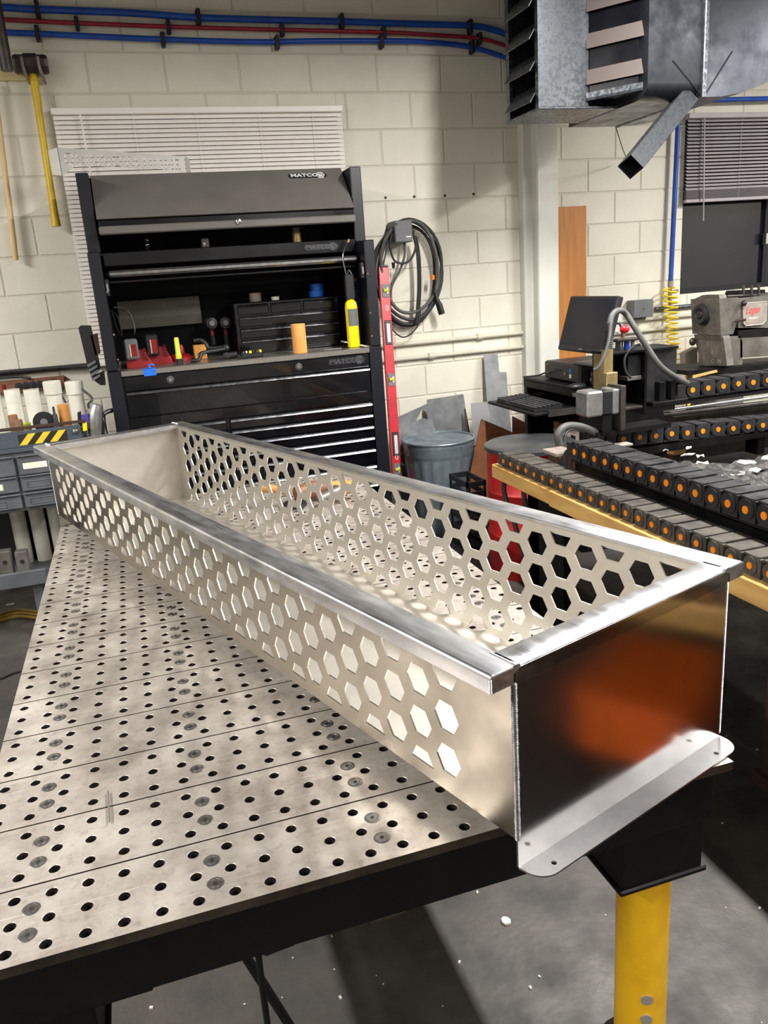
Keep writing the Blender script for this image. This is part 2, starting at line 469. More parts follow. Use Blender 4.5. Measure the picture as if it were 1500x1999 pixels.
sm = screw_mesh(); sm.materials.append(MATS['screw_steel'])
so = MB().lathe([(0.0035, 0.0), (0.0035, 0.0012)], 6).mesh('socket'); so.materials.append(MATS['socket_dark'])
tinv = WM[table.name].inverted()
for k in range(NSTRIP):
    p = inst('plate', pm, None, table, Matrix.Translation(tinv @ Vector((X0, Y0 + k * NROW * HS, TT))))
    for c in (-2.5, 2.5, 7.5, 12.5, 17.5):
        for rr in (0.5, 1.5):
            s_ = inst('screw', sm, None, table, Matrix.Translation(tinv @ Vector((c * HS, (k * 3 + rr) * HS, TT))))
            if k < 8:
                inst('hex_socket', so, None, s_, Matrix.Rotation(random.random(), 4, 'Z'))
LXT = NCOL * HS; LYT = NSTRIP * NROW * HS
xa, xb = X0 + 0.02, X0 + LXT - 0.02; ya, yb = Y0 + 0.02, Y0 + LYT - 0.02; zt = TT - 0.016
def beam(a, b, c, d, z0, z1): return MB().cbox(a, b, c, d, z0, z1, 0.003)
beam(xa, xb, ya, ya + 0.05, zt - 0.105, zt).build('frame_beam', 'black_steel', table)
beam(xa, xb, yb - 0.05, yb, zt - 0.105, zt).build('frame_beam', 'black_steel', table)
beam(xa, xa + 0.05, ya + 0.05, yb - 0.05, zt - 0.105, zt).build('frame_beam', 'black_steel', table)
beam(xb - 0.05, xb, ya + 0.05, yb - 0.05, zt - 0.105, zt).build('frame_beam', 'black_steel', table)
for c in (-2.5, 2.5, 7.5, 12.5, 17.5):
    beam(c * HS - 0.025, c * HS + 0.025, ya + 0.05, yb - 0.05, zt - 0.09, zt).build('cross_rail', 'black_steel', table)
mat('motor_pin', (188, 186, 182), rough=0.35, metal=0.6)
def leg(x, y, main=False):
    lg = MB().cyl((x, y, 0.02), (x, y, 0.50), 0.05, n=32).build('leg', 'yellow_paint', table, 40)
    MB().cbox(x - 0.095, x + 0.075, y - 0.07, y + 0.08, zt - 0.235, zt - 0.105, 0.004).build('leg_socket', 'black_steel', table)
    MB().cbox(x - 0.10, x + 0.082, y - 0.075, y + 0.085, 0.488, 0.500, 0.003).build('leg_plate', 'black_steel', table)
    MB().lathe([(0.085, 0), (0.085, 0.01), (0.052, 0.02)], 24, (x, y, 0)).build('foot_plate', 'black_steel', table)
    for z in (0.198, 0.150):
        a = math.radians(-112)
        p = Vector((x + 0.049 * math.cos(a), y + 0.049 * math.sin(a), z)); d = Vector((math.cos(a), math.sin(a), 0))
        if z < 0.25: MB().cyl(p - d * 0.002, p + d * 0.003, 0.0115, n=18).build('bolt_hole_pin', 'motor_pin', lg, 40)
leg(0.905, 0.095); leg(-0.14, 0.095); leg(0.905, 2.33); leg(-0.14, 2.33)
# bent rods welded under the front beam
yf = ya + 0.012; zl = zt - 0.108
MB().tube(smoothpath([(0.225, yf, zl), (0.185, yf, zl - 0.004), (0.172, yf, zl - 0.012), (0.172, yf, zl - 0.3)], 5), 0.005, 8).build('rod_hook', 'black_steel', table, True)
MB().tube([(0.145, yf + 0.03, zl), (0.24, yf + 0.1, zl - 0.35)], 0.008, 8).build('brace', 'black_steel', table, True)
MB().cbox(-0.12, 0.02, yf - 0.006, yf + 0.02, zl - 0.006, zl + 0.004, 0.002).build('weld_bar', 'black_steel', table)
MB().cbox(0.345, 0.405, yf - 0.008, yf + 0.01, zl - 0.005, zl + 0.003, 0.002).build('weld_bar', 'plate_edge', table)

# ------------------------------------------------------------------ planter box
PX, PY, PA = 0.542, -0.1159, 0.3224
PL, PW, ZB, ZT, PO = 2.4307, 0.5026, 0.0484, 0.3223, 0.0429
TH = 0.003
planter = thing('planter_box', 'long aluminium planter box with hexagon-cut sides lying across the welding table', 'planter', (PX, PY, TT + 0.0012), (0, 0, PA))
HR = 0.0285
def hexa(cv, cz, zlo=-9, zhi=9, r=HR):
    h = r * math.sqrt(3) / 2
    P = [(cv - r / 2, cz - h), (cv + r / 2, cz - h), (cv + r, cz), (cv + r / 2, cz + h), (cv - r / 2, cz + h), (cv - r, cz)]
    if zlo > cz - h: P = [(cv - r, zlo), (cv + r, zlo), (cv + r / 2, cz + h), (cv - r / 2, cz + h)]
    if zhi < cz + h: P = [(cv - r / 2, cz - h), (cv + r / 2, cz - h), (cv + r, zhi), (cv - r, zhi)]
    return P
# back side: 33 columns, rows 0.072 apart, the lowest half hexagons wrap over the bend into the floor
bz = [0.300, 0.2285, 0.1575, 0.0855, 0.0135]
holes = []; notch = []
for k in range(-2, 33):
    v = 0.2349 + k * 0.06534
    if k % 2 == 0:
        holes.append(hexa(v, bz[0], zhi=bz[0]))
        for z in bz[1:4]: holes.append(hexa(v, z))
        notch.append(v)
    else:
        for z in (0.265, 0.193, 0.1215, 0.0495): holes.append(hexa(v, z))
h_ = HR * math.sqrt(3) / 2; zfb = 0.008
outer = [(0, zfb)]
for v in notch: outer += [(v - HR, zfb), (v - HR / 2, bz[4] + h_), (v + HR / 2, bz[4] + h_), (v + HR, zfb)]
outer += [(PL, zfb), (PL, ZT - 0.004), (0, ZT - 0.004)]
mesh_part('side_panel', sheet(outer, holes, TH), 'alu_satin', planter, lambda c: Vector((PW - TH / 2 + c.z, c.x, c.y)))
# near side: 34 columns, rows 0.074 apart
holes = []
for k in range(34):
    v = 0.146 + k * 0.0659
    if k % 2 == 0:
        for z in (0.254, 0.181, 0.1065): holes.append(hexa(v, z))
    else:
        holes.append(hexa(v, 0.291, zhi=0.291)); holes.append(hexa(v, 0.2185)); holes.append(hexa(v, 0.144)); holes.append(hexa(v, 0.0705, zlo=0.0705))
mesh_part('side_panel', sheet([(0, ZB), (PL, ZB), (PL, ZT - 0.004), (0, ZT - 0.004)], holes, TH), 'alu', planter, lambda c: Vector((TH / 2 + c.z, c.x, c.y)))
# floor, slightly falling towards the back
outer = [(TH, TH), (PW - TH, TH)]
for v in notch: outer += [(PW - TH, v - HR), (PW - TH - h_ * 0.92, v - HR / 2), (PW - TH - h_ * 0.92, v + HR / 2), (PW - TH, v + HR)]
outer += [(PW - TH, PL - TH), (TH, PL - TH)]
mesh_part('floor_panel', sheet(outer, [], TH), 'alu_satin', planter, lambda c: Vector((c.x, c.y, ZB + (zfb - ZB) * c.x / PW + c.z)))
# end panels with outward foot flange, inward top flange
def arc(cx, cy, r, a0, a1, n=8): return [(cx + r * math.cos(math.radians(a0 + (a1 - a0) * i / n)), cy + r * math.sin(math.radians(a0 + (a1 - a0) * i / n))) for i in range(n + 1)]
def circ(cx, cy, r, n=14): return [(cx + r * math.cos(2 * PI * i / n), cy + r * math.sin(2 * PI * i / n)) for i in range(n)]
for sd in (0, 1):
    S = 1 if sd == 0 else -1; V0 = 0 if sd == 0 else PL
    e = MB().box(0.0, PW, min(V0, V0 + S * TH), max(V0, V0 + S * TH), 0.003, ZT - 0.006).build('end_panel', 'alu_polished' if sd == 0 else 'alu_satin', planter, local=True)
    fo = [(0.0, 0.0)] + arc(0.036, -0.008, 0.034, 180, 270) + arc(PW - 0.034, -0.008, 0.034, 270, 360) + [(PW, 0.0)]
    mesh_part('foot_flange', sheet(fo, [circ(0.045, -0.026, 0.0042), circ(0.450, -0.026, 0.0042)], TH), 'alu_flange', e,
              lambda c: Vector((c.x, V0 + S * c.y, 0.0015 + c.z + 0.004 * max(0, 1 - abs(c.y) / 0.008) * 0)))
    # rolled top flange (profile in v,z), rounded outer edge
    prof = [(0.0, ZT - 0.03)] + [(0.010 - 0.010 * math.cos(math.radians(a)), ZT - 0.010 + 0.010 * math.sin(math.radians(a))) for a in range(0, 91, 15)] + \
           [(0.044, ZT), (0.0475, ZT - 0.002), (0.0475, ZT - 0.016), (0.0445, ZT - 0.016), (0.0445, ZT - 0.004), (0.010, ZT - 0.004), (0.004, ZT - 0.009), (0.003, ZT - 0.03)]
    MB().prism([(0.004, V0 + S * a, b) for a, b in prof], (PW - 0.008, 0, 0)).build('end_rail', 'alu_rail', planter, smooth=35, local=True)
for sd in (0, 1):
    S = -1 if sd == 0 else 1; U0 = 0.0 if sd == 0 else PW
    t_ = 0.0032
    r = 0.006
    prof = [(-0.012, ZT - 0.001), (-0.010, ZT)] + [(PO - r + r * math.sin(math.radians(a)), ZT - r + r * math.cos(math.radians(a))) for a in range(0, 91, 15)] + \
           [(PO, ZT - 0.0265), (0.002, ZT - 0.0265), (0.001, ZT - 0.012), (-0.012, ZT - 0.006)]
    MB().prism([(U0 + S * a, -0.001, b) for a, b in prof], (0, PL + 0.002, 0)).build('side_rail', 'alu_rail', planter, smooth=35, local=True)
# weld beads
def bead(p0, p1, r, m=0.0042, name='weld_bead', mt='alu_rail'):
    p0 = Vector(p0); p1 = Vector(p1); d = p1 - p0; n = max(2, int(d.length / m)); mb = MB(); M = d.normalized().to_track_quat('Z', 'Y').to_matrix()
    for i in range(n + 1):
        j = 1 + random.uniform(-.08, .08)
        mb.ball(p0 + d * i / n, r * j, 8, 4, (1, 1, 0.5), M)
    mb.build(name, mt, planter, True, local=True)
bead((0.001, 0.001, 0.05), (0.001, 0.001, ZT - 0.028), 0.0048, 0.0028, mt='weld')
bead((PW - 0.001, 0.001, 0.01), (PW - 0.001, 0.001, ZT - 0.028), 0.0026, 0.0018)
bead((0.001, PL - 0.001, 0.05), (0.001, PL - 0.001, ZT - 0.028), 0.0026, 0.0018)
bead((PW - 0.001, PL - 0.001, 0.01), (PW - 0.001, PL - 0.001, ZT - 0.028), 0.0026, 0.0018)
bead((0.004, 0.0, ZT - 0.001), (0.004, 0.047, ZT - 0.001), 0.0026, 0.0016)
bead((PW - 0.004, 0.0, ZT - 0.001), (PW - 0.004, 0.047, ZT - 0.001), 0.0026, 0.0016)
bead((0.004, PL - 0.045, ZT), (0.004, PL, ZT), 0.004, 0.006)
bead((PW - 0.004, PL - 0.047, ZT), (PW - 0.004, PL, ZT), 0.004, 0.006)
bead((-PO + 0.005, 0.0, ZT - 0.002), (-0.002, 0.0, ZT - 0.002), 0.0024, 0.0015)
bead((-PO + 0.001, 0.0, ZT - 0.006), (-PO + 0.001, 0.0, ZT - 0.025), 0.0022, 0.0015)
bead((PW + 0.004, 0.0, ZT - 0.002), (PW + PO - 0.005, 0.0, ZT - 0.002), 0.0024, 0.0015)
# ------------------------------------------------------------------ more materials
mat('blind_white', (242, 236, 230), (236, 229, 223), rough=0.45, scale=4)
mat('blind_grey', (172, 166, 168), (160, 154, 157), rough=0.45, scale=4)
mat('hose_blue', (14, 78, 176), (10, 62, 150), rough=0.4, scale=9)
mat('hose_red', (150, 28, 44), (128, 22, 38), rough=0.45, scale=9)
mat('clip_black', (20, 20, 34), rough=0.5)
mat('rubber_black', (34, 34, 36), (46, 46, 47), rough=0.55, scale=20)
mat('rubber_grey', (84, 84, 82), (70, 70, 68), rough=0.6, scale=20)
mat('plastic_black', (22, 23, 26), (30, 31, 34), rough=0.45, scale=30)
mat('plastic_grey', (108, 110, 112), (98, 100, 103), rough=0.5, scale=12)
mat('steel_dark', (74, 70, 68), (98, 92, 88), rough=0.45, metal=0.8, scale=15)
mat('galv', (128, 132, 137), (84, 88, 94), rough=0.36, metal=0.9, scale=60, lo=0.42, hi=0.58, rvar=0.12)
mat('galv_dark', (88, 91, 97), (62, 65, 72), rough=0.34, metal=0.9, scale=9, rvar=0.12)
mat('galv_can', (138, 151, 160), (110, 122, 131), rough=0.42, metal=0.5, scale=14, rvar=0.1)
mat('pipe_paint', (200, 196, 180), (186, 182, 168), rough=0.5, scale=6)
mat('yellow_handle', (222, 190, 30), (196, 158, 18), rough=0.4, scale=22, aniso=(1, 1, 0.3))
mat('board_cream', (214, 200, 148), (200, 184, 130), rough=0.6, scale=10)
mat('wood_light', (222, 196, 150), (204, 174, 124), rough=0.55, scale=14, aniso=(4, 4, 0.4))
mat('wood_orange', (188, 124, 58), (172, 108, 46), rough=0.55, scale=7, aniso=(5, 5, 0.5))
mat('wood_beam', (214, 172, 104), (186, 142, 78), rough=0.6, scale=6, aniso=(3, 0.6, 3), bump=0.2)
mat('wood_dark', (96, 66, 46), (70, 46, 32), rough=0.6, scale=20)
mat('level_red', (200, 22, 40), (180, 16, 34), rough=0.35, scale=12)
mat('white_print', (236, 236, 232), rough=0.5)
mat('vial_green', (190, 204, 70), rough=0.15)
mat('chrome', (222, 222, 222), rough=0.15, metal=1.0)
mat('chest_black', (4, 5, 11), (6, 8, 15), rough=0.2, scale=6, coat=0.4, rvar=0.06)
mat('chest_side', (10, 12, 22), (14, 16, 27), rough=0.4, scale=6)
mat('chest_door', (92, 89, 85), (100, 96, 92), rough=0.42, scale=5, rvar=0.05)
mat('trim_gloss', (168, 171, 178), (190, 193, 200), rough=0.2, metal=1.0, scale=40, rvar=0.06)
mat('chest_inner', (4, 5, 10), rough=0.5, spec=0.15)
mat('counter_steel', (190, 186, 180), (160, 157, 152), rough=0.32, metal=0.9, scale=30, rvar=0.1)
mat('badge_silver', (205, 205, 205), rough=0.4)
mat('badge_dark', (64, 66, 73), rough=0.4)
mat('badge_back', (28, 28, 30), rough=0.4)
mat('pvc', (224, 222, 210), (206, 203, 190), rough=0.4, scale=12)
mat('rack_blue', (70, 78, 88), (58, 66, 76), rough=0.5, scale=8)
mat('bin_grey', (88, 92, 97), (76, 80, 85), rough=0.5, scale=10)
mat('label_white', (232, 230, 216), (216, 212, 196), rough=0.7, scale=30)
mat('hazard_yellow', (232, 200, 44), (205, 176, 40), rough=0.5, scale=15)
mat('ink_black', (24, 24, 26), rough=0.6)
mat('strip_brown', (132, 86, 62), (114, 72, 52), rough=0.55, scale=18)
mat('glass_dark', (20, 23, 32), rough=0.08, spec=0.6)
mat('frame_dark', (40, 41, 46), rough=0.4, metal=0.5)
mat('orange_pin', (240, 140, 14), (226, 124, 8), rough=0.45, scale=30)
mat('chain_black', (24, 24, 27), (40, 40, 42), rough=0.5, scale=18, rvar=0.12)
mat('chain_dusty', (44, 42, 40), (80, 74, 66), rough=0.65, scale=16)
mat('red_drum', (180, 26, 24), (150, 20, 20), rough=0.4, scale=6)
mat('lid_dark', (64, 66, 68), (84, 86, 88), rough=0.35, scale=10, metal=0.4)
mat('rust', (120, 72, 38), (92, 52, 28), rough=0.75, scale=12)
mat('old_brass', (150, 122, 44), (120, 96, 34), rough=0.5, scale=14)
mat('peg_wood', (128, 88, 62), (104, 70, 48), rough=0.6, scale=20)
mat('rust_dark', (70, 42, 30), (52, 34, 28), rough=0.75, scale=12)
mat('sheet_steel', (158, 160, 162), (116, 118, 121), rough=0.42, metal=0.45, scale=9, rvar=0.12)
mat('sheet_bright', (226, 226, 228), rough=0.3, metal=0.7)
mat('lathe_grey', (118, 114, 108), (88, 85, 80), rough=0.42, scale=12, metal=0.35, rvar=0.1)
mat('logo_red', (206, 40, 52), rough=0.5)
mat('plate_tan', (150, 140, 132), (132, 122, 114), rough=0.5, scale=20)
mat('hose_yellow', (240, 214, 30), (224, 194, 22), rough=0.35, scale=20)
mat('motor_silver', (176, 176, 176), (150, 150, 150), rough=0.35, metal=0.8, scale=30)
mat('brass', (176, 156, 110), (150, 130, 88), rough=0.4, metal=0.7, scale=20)
mat('screen', (20, 22, 32), rough=0.22)
mat('slag', (26, 25, 25), (96, 93, 90), rough=0.8, scale=26, bump=0.6, bscale=60, lo=0.45, hi=0.7)
mat('flake', (232, 228, 220), (206, 202, 194), rough=0.6, scale=40)
mat('cardboard', (150, 96, 52), (134, 82, 42), rough=0.8, scale=10)
mat('tool_red', (146, 18, 24), (120, 14, 20), rough=0.4, scale=12)
mat('tool_yellow', (246, 224, 8), (240, 214, 4), rough=0.35, scale=12)
mat('lime', (196, 212, 60), rough=0.35)
mat('tape_blue', (26, 116, 226), (16, 98, 204), rough=0.5, scale=20)
mat('foam_orange', (226, 162, 88), (216, 148, 74), rough=0.7, scale=20)
mat('purple', (72, 64, 140), rough=0.45)
mat('box_orange', (204, 142, 72), (186, 122, 56), rough=0.7, scale=14)
mat('fixture_olive', (122, 122, 108), (108, 108, 96), rough=0.5, scale=6)
mat('pale_tape', (206, 196, 172), rough=0.6)
mat('cab_orange', (255, 118, 22), (240, 104, 18), rough=0.5, scale=6)
mat('lens_blue', (24, 60, 168), rough=0.4)

# ------------------------------------------------------------------ windows and blinds
def window(n, x0, x1, za, zb, mull=()):
    o = MB()
    d0, d1, t = WY + 0.07, WY + 0.12, 0.035
    o.box(x0, x1, d0, d1, za, za + t).box(x0, x1, d0, d1, zb - t, zb).box(x0, x0 + t, d0, d1, za + t, zb - t).box(x1 - t, x1, d0, d1, za + t, zb - t)
    for m in mull: o.box(m - 0.018, m + 0.018, d0 - 0.005, d1, za + t, zb - t)
    f = struct('window_%d' % n, o, 'frame_dark')
    edges = [x0 + t] + list(mull) + [x1 - t]
    for a, b in zip(edges, edges[1:]):
        MB().box(a, b, WY + 0.09, WY + 0.097, za + t, zb - t).build('pane', 'glass_dark', f)
    return f
window(1, *WIN[0], mull=(0.71,))
wf = window(2, *WIN[1], mull=(4.72,))
MB().cbox(4.69, 4.71, WY + 0.03, WY + 0.07, 1.62, 1.70, 0.004).build('latch', 'chrome', wf)

def blind(x0, x1, ztop, zbot, pitch, m, label, stack=0, tilt=62, cords=(), wand=None, open_part=None):
    y = WY - 0.05
    t = thing('window_blind', label, 'blind', ((x0 + x1) / 2, y, zbot), group='window blinds')
    MB().cbox(x0, x1, y - 0.022, y + 0.028, ztop - 0.032, ztop, 0.003).build('head_rail', m, t)
    sl = MB(); L = x1 - x0 - 0.01; wd = 0.025
    P = [(-wd / 2, 0), (-wd / 4, 0.0016), (0, 0.0022), (wd / 4, 0.0016), (wd / 2, 0)]
    V = [(s * L / 2, a, b) for a, b in P for s in (-1, 1)] + [(s * L / 2, a, b - 0.0006) for a, b in P for s in (-1, 1)]
    F = [(2 * i, 2 * i + 1, 2 * i + 3, 2 * i + 2) for i in range(4)] + [(10 + 2 * i, 12 + 2 * i, 13 + 2 * i, 11 + 2 * i) for i in range(4)]
    F += [(0, 10, 11, 1), (8, 9, 19, 18), (0, 2, 4, 6, 8, 18, 16, 14, 12, 10), (1, 11, 13, 15, 17, 19, 9, 7, 5, 3)]
    me = sl.add(V, F).mesh('slat', 60); me.materials.append(MATS[m])
    inv = WM[t.name].inverted(); z = ztop - 0.045; n = 0
    while z > zbot + 0.03 + stack * 0.004:
        tl = tilt if not (open_part and z < open_part) else tilt * 0.35
        inst('slat', me, None, t, Matrix.Translation(inv @ Vector(((x0 + x1) / 2, y, z))) @ Matrix.Rotation(math.radians(tl), 4, 'X'))
        z -= pitch; n += 1
    for k in range(stack):
        inst('slat', me, None, t, Matrix.Translation(inv @ Vector(((x0 + x1) / 2, y, zbot + 0.026 + k * 0.004))))
    MB().cbox(x0, x1, y - 0.016, y + 0.016, zbot, zbot + 0.022, 0.004).build('bottom_rail', m, t)
    for c in cords:
        MB().tube([(c, y - 0.014, ztop - 0.03), (c, y - 0.014, zbot + 0.01)], 0.0011, 5).build('cord', m, t)
    if wand: MB().tube([(wand[0], y - 0.03, ztop - 0.03), (wand[0] + 0.012, y - 0.045, wand[1])], 0.0045, 6).build('wand', m, t)
    return t
blind(-0.085, 1.512, 2.553, 1.20, 0.0232, 'blind_white', 'closed white venetian blind behind the black tool chest', cords=(0.33, 0.67, 1.02, 1.33), wand=(0.06, 1.95))
blind(3.905, 5.62, 2.487, 1.925, 0.0225, 'blind_grey', 'half-raised grey venetian blind above the lathe', stack=14, tilt=40, cords=(4.02, 4.34, 4.7), wand=(4.02, 1.80))

# ------------------------------------------------------------------ hoses along the top of the wall
def wallpath(px, Y, k=6): return smoothpath([at(x, y, Y=Y) for x, y in px], k)
hy = WY - 0.035
hz = [('blue_air_hose', 'upper blue air hose running along the top of the wall', 'hose_blue', 0.0175, [(-120, 8), (0, 14), (70, 18), (250, 25), (380, 34), (500, 38), (665, 42), (790, 46), (915, 50), (960, 57), (1000, 72), (1040, 92)], [(73, 18), (387, 33), (667, 42), (918, 52)]),
      ('red_air_hose', 'thin red hose between the two blue hoses on the wall', 'hose_red', 0.011, [(-120, 33), (0, 38), (150, 45), (330, 52), (500, 57), (750, 63), (860, 69), (940, 76), (1000, 94), (1040, 112)], [(150, 45), (329, 52), (551, 58), (750, 64), (937, 75)]),
      ('blue_air_hose', 'lower blue air hose below the thin red one', 'hose_blue', 0.0145, [(-120, 58), (0, 63), (75, 66), (320, 77), (500, 82), (620, 80), (745, 80), (830, 82), (920, 92), (1000, 117), (1040, 132)], [(73, 65), (318, 77), (541, 83), (745, 81), (922, 92)])]
for nm, lb, m, r, px, cl in hz:
    t = thing(nm, lb, 'hose', at(500, px[5][1], Y=hy), group='hoses on the wall')
    MB().tube(wallpath(px, hy), r, 12).build('hose', m, t, True)
    for (x, y) in cl:
        c = at(x, y, Y=hy)
        mb = MB().cbox(c.x - 0.011, c.x + 0.011, hy - r - 0.006, hy + 0.03, c.z - r - 0.022, c.z + r + 0.02, 0.004)
        mb.build('clip', 'clip_black', t)

# ------------------------------------------------------------------ left wall tools
sy = WY - 0.07
hd0 = at(26, 125, Y=sy); hd1 = at(94, 127, Y=sy)
t = thing('sledge_hammer', 'sledge hammer with a yellow handle hanging head-up on the wall', 'hammer', at(110, 440, Y=sy))
cx = (hd0 + hd1) / 2
mb = MB(); dx = (hd1.x - hd0.x) / 2
def octp(r): return [(r * math.cos(PI / 8 + k * PI / 4), r * math.sin(PI / 8 + k * PI / 4)) for k in range(8)]
V = []; 
for xx, rr in ((-dx, 0.040), (-dx + 0.012, 0.047), (-0.035, 0.046), (-0.03, 0.052), (0.03, 0.052), (0.035, 0.046), (dx - 0.012, 0.047), (dx, 0.040)):
    V += [(cx.x + xx, sy + a, cx.z + b) for a, b in octp(rr)]
F = [(i * 8 + k, i * 8 + (k + 1) % 8, (i + 1) * 8 + (k + 1) % 8, (i + 1) * 8 + k) for i in range(7) for k in range(8)] + [tuple(range(7, -1, -1)), tuple(range(56, 64))]
mb.add(V, F).build('head', 'steel_dark', t)
h0 = at(61, 120, Y=sy); h1 = at(110, 442, Y=sy - 0.02)
pts = [h0 + (h1 - h0) * k / 10 for k in range(11)]
MB().tube(pts, [0.021, 0.021, 0.021, 0.019, 0.0185, 0.0185, 0.0185, 0.0185, 0.019, 0.021, 0.025], 14).build('handle', 'yellow_handle', t, 50)
b0 = at(0, 138, Y=WY - 0.012); b1 = at(84, 138, Y=WY - 0.012)
t = thing('tool_hanger', 'cream wooden hanger board with two metal hooks behind the sledge hammer', 'hook', (b0.x, WY - 0.01, b0.z - 0.05))
MB().cbox(b0.x - 0.35, b1.x, WY - 0.022, WY - 0.005, b0.z - 0.048, b0.z + 0.048, 0.003).build('board', 'board_cream', t)
for px in (43, 75):
    c = at(px, 120, Y=sy - 0.06)
    MB().tube(smoothpath([(c.x + 0.012, WY - 0.02, c.z - 0.075), (c.x + 0.005, sy - 0.05, c.z - 0.05), (c.x, sy - 0.066, c.z - 0.02), (c.x, sy - 0.068, c.z + 0.02)], 5), 0.0075, 8).build('hook', 'plate_tan', t, True)
c = at(16, 134, Y=WY - 0.024)
MB().lathe([(0.010, 0), (0.010, -0.006), (0.006, -0.009)], 12, c, 'y').build('bolt', 'screw_steel', t)
p0 = at(-12, 160, Y=WY - 0.06); p1 = at(31, 508, Y=WY - 0.07)
tag(MB().tube([p0 + (p1 - p0) * k / 8 for k in range(9)], [0.013, 0.013, 0.0135, 0.014, 0.0145, 0.015, 0.0155, 0.016, 0.014], 12).build('hickory_pole', 'wood_light', None, 50), 'pale wooden tool handle hanging left of the sledge hammer', 'tool handle')
p = at(2, 20, Y=WY - 0.2)
tag(MB().cyl((p.x - 0.02, WY - 0.22, at(2, 140, Y=WY - .2).z), (p.x - 0.02, WY - 0.22, 3.74), 0.03, n=14).build('drop_pipe', 'steel_dark', None, 40), 'dark vertical pipe at the far left edge above the sledge hammer', 'pipe')

# ------------------------------------------------------------------ cut sheet sign on top of the chest
def sign():
    Y = 3.62
    a = at(120, 330, Y=Y); b = at(362, 332, Y=Y); tl = at(112, 288, Y=Y); tr = at(362, 305, Y=Y)
    t = thing('cut_letter_sign', 'bent aluminium sheet with stencil-cut lettering on top of the tool chest', 'sign', (a.x, Y, a.z))
    Lw = b.x - a.x
    cu = bpy.data.curves.new('sign_text', 'FONT'); cu.body = 'QUINNOVATIONS'; cu.size = 0.1; cu.resolution_u = 2; cu.space_character = 1.12
    o = bpy.data.objects.new('sign_tmp', cu); COL.objects.link(o)
    dg = bpy.context.evaluated_depsgraph_get(); dg.update()
    bpy.context.view_layer.objects.active = o; o.select_set(True)
    bpy.ops.object.convert(target='CURVE')
    o = bpy.context.view_layer.objects.active
    polys = []
    for sp in o.data.splines:
        P = []
        if sp.type == 'BEZIER':
            n = len(sp.bezier_points)
            for i in range(n):
                q0 = sp.bezier_points[i]; q1 = sp.bezier_points[(i + 1) % n]
                for k in range(4):
                    u = k / 4; P.append(q0.co * (1 - u) ** 3 + q0.handle_right * 3 * u * (1 - u) ** 2 + q1.handle_left * 3 * u * u * (1 - u) + q1.co * u ** 3)
        else: P = [Vector(p.co[:3]) for p in sp.points]
        polys.append(P)
    cu2 = o.data; bpy.data.objects.remove(o); bpy.data.curves.remove(cu2)
    x0 = min(p.x for P in polys for p in P); x1 = max(p.x for P in polys for p in P)
    s = (Lw - 0.09) / (x1 - x0)
    t0 = at(127, 321, Y=Y); t1 = at(353, 333, Y=Y); cap = 0.060
    ym = max(p.y for P in polys for p in P)
    def tz(x): return t0.z + (t1.z - t0.z) * (x - (t0.x - a.x)) / (t1.x - t0.x) - a.z
    s = (t1.x - t0.x) / (x1 - x0)
    polys = [[(t0.x - a.x + (p.x - x0) * s, tz(t0.x - a.x + (p.x - x0) * s) + p.y * cap / 0.075) for p in P] for P in polys]
    zl, zr = tl.z - a.z, tr.z - a.z
    bl, br = at(120, 343, Y=Y).z - a.z, at(362, 352, Y=Y).z - a.z
    me = sheet([(0, bl), (Lw, br), (Lw, zr), (0, zl)], polys, 0.003)
    inv = WM[t.name].inverted()
    mesh_part('letter_panel', me, 'alu_sign', t, lambda c: inv @ Vector((a.x + c.x, Y + c.z, a.z + c.y)))
    MB().prism([(a.x - 0.004, Y - 0.004, a.z + bl), (a.x - 0.05, Y + 0.03, a.z + bl + .01), (a.x - 0.05, Y + 0.03, tl.z - 0.01), (a.x - 0.004, Y - 0.004, tl.z)], (0, 0.003, 0)).build('end_wing', 'alu_sign', t)
    MB().prism([(b.x + 0.004, Y - 0.004, a.z + br), (b.x + 0.03, Y + 0.03, a.z + br), (b.x + 0.03, Y + 0.03, tr.z - 0.008), (b.x + 0.004, Y - 0.004, tr.z)], (0, 0.003, 0)).build('end_wing', 'alu_sign', t)
sign()

# ------------------------------------------------------------------ big tool chest
CF = 3.20                      # front plane of the chest
CT = 1.222                     # counter height
chest = thing('tool_chest', 'wide black rolling tool chest with steel worktop and many drawers', 'tool chest', (0.71, 3.55, 0))
MB().cbox(0.0, 1.42, CF + 0.012, 3.90, 0.14, CT - 0.03, 0.006).build('body', 'chest_black', chest)
MB().cbox(0.0, 0.066, CF - 0.006, CF + 0.05, 0.14, CT + 0.001, 0.004).build('corner_post', 'chest_side', chest)
MB().cbox(1.350, 1.42, CF - 0.006, CF + 0.05, 0.14, CT + 0.001, 0.004).build('corner_post', 'chest_side', chest)
MB().cbox(0.066, 1.350, CF - 0.012, 3.90, CT - 0.028, CT, 0.003).build('worktop', 'counter_steel', chest)
for x in (0.1, 0.55, 0.9, 1.32):
    for y in (3.3, 3.8):
        c = MB().cyl((x - 0.022, y, 0.06), (x + 0.022, y, 0.06), 0.06, n=20).build('caster_wheel', 'rubber_black', chest, 40)
        MB().box(x - 0.03, x + 0.03, y - 0.03, y + 0.03, 0.115, 0.142).build('caster_bracket', 'steel_dark', c)
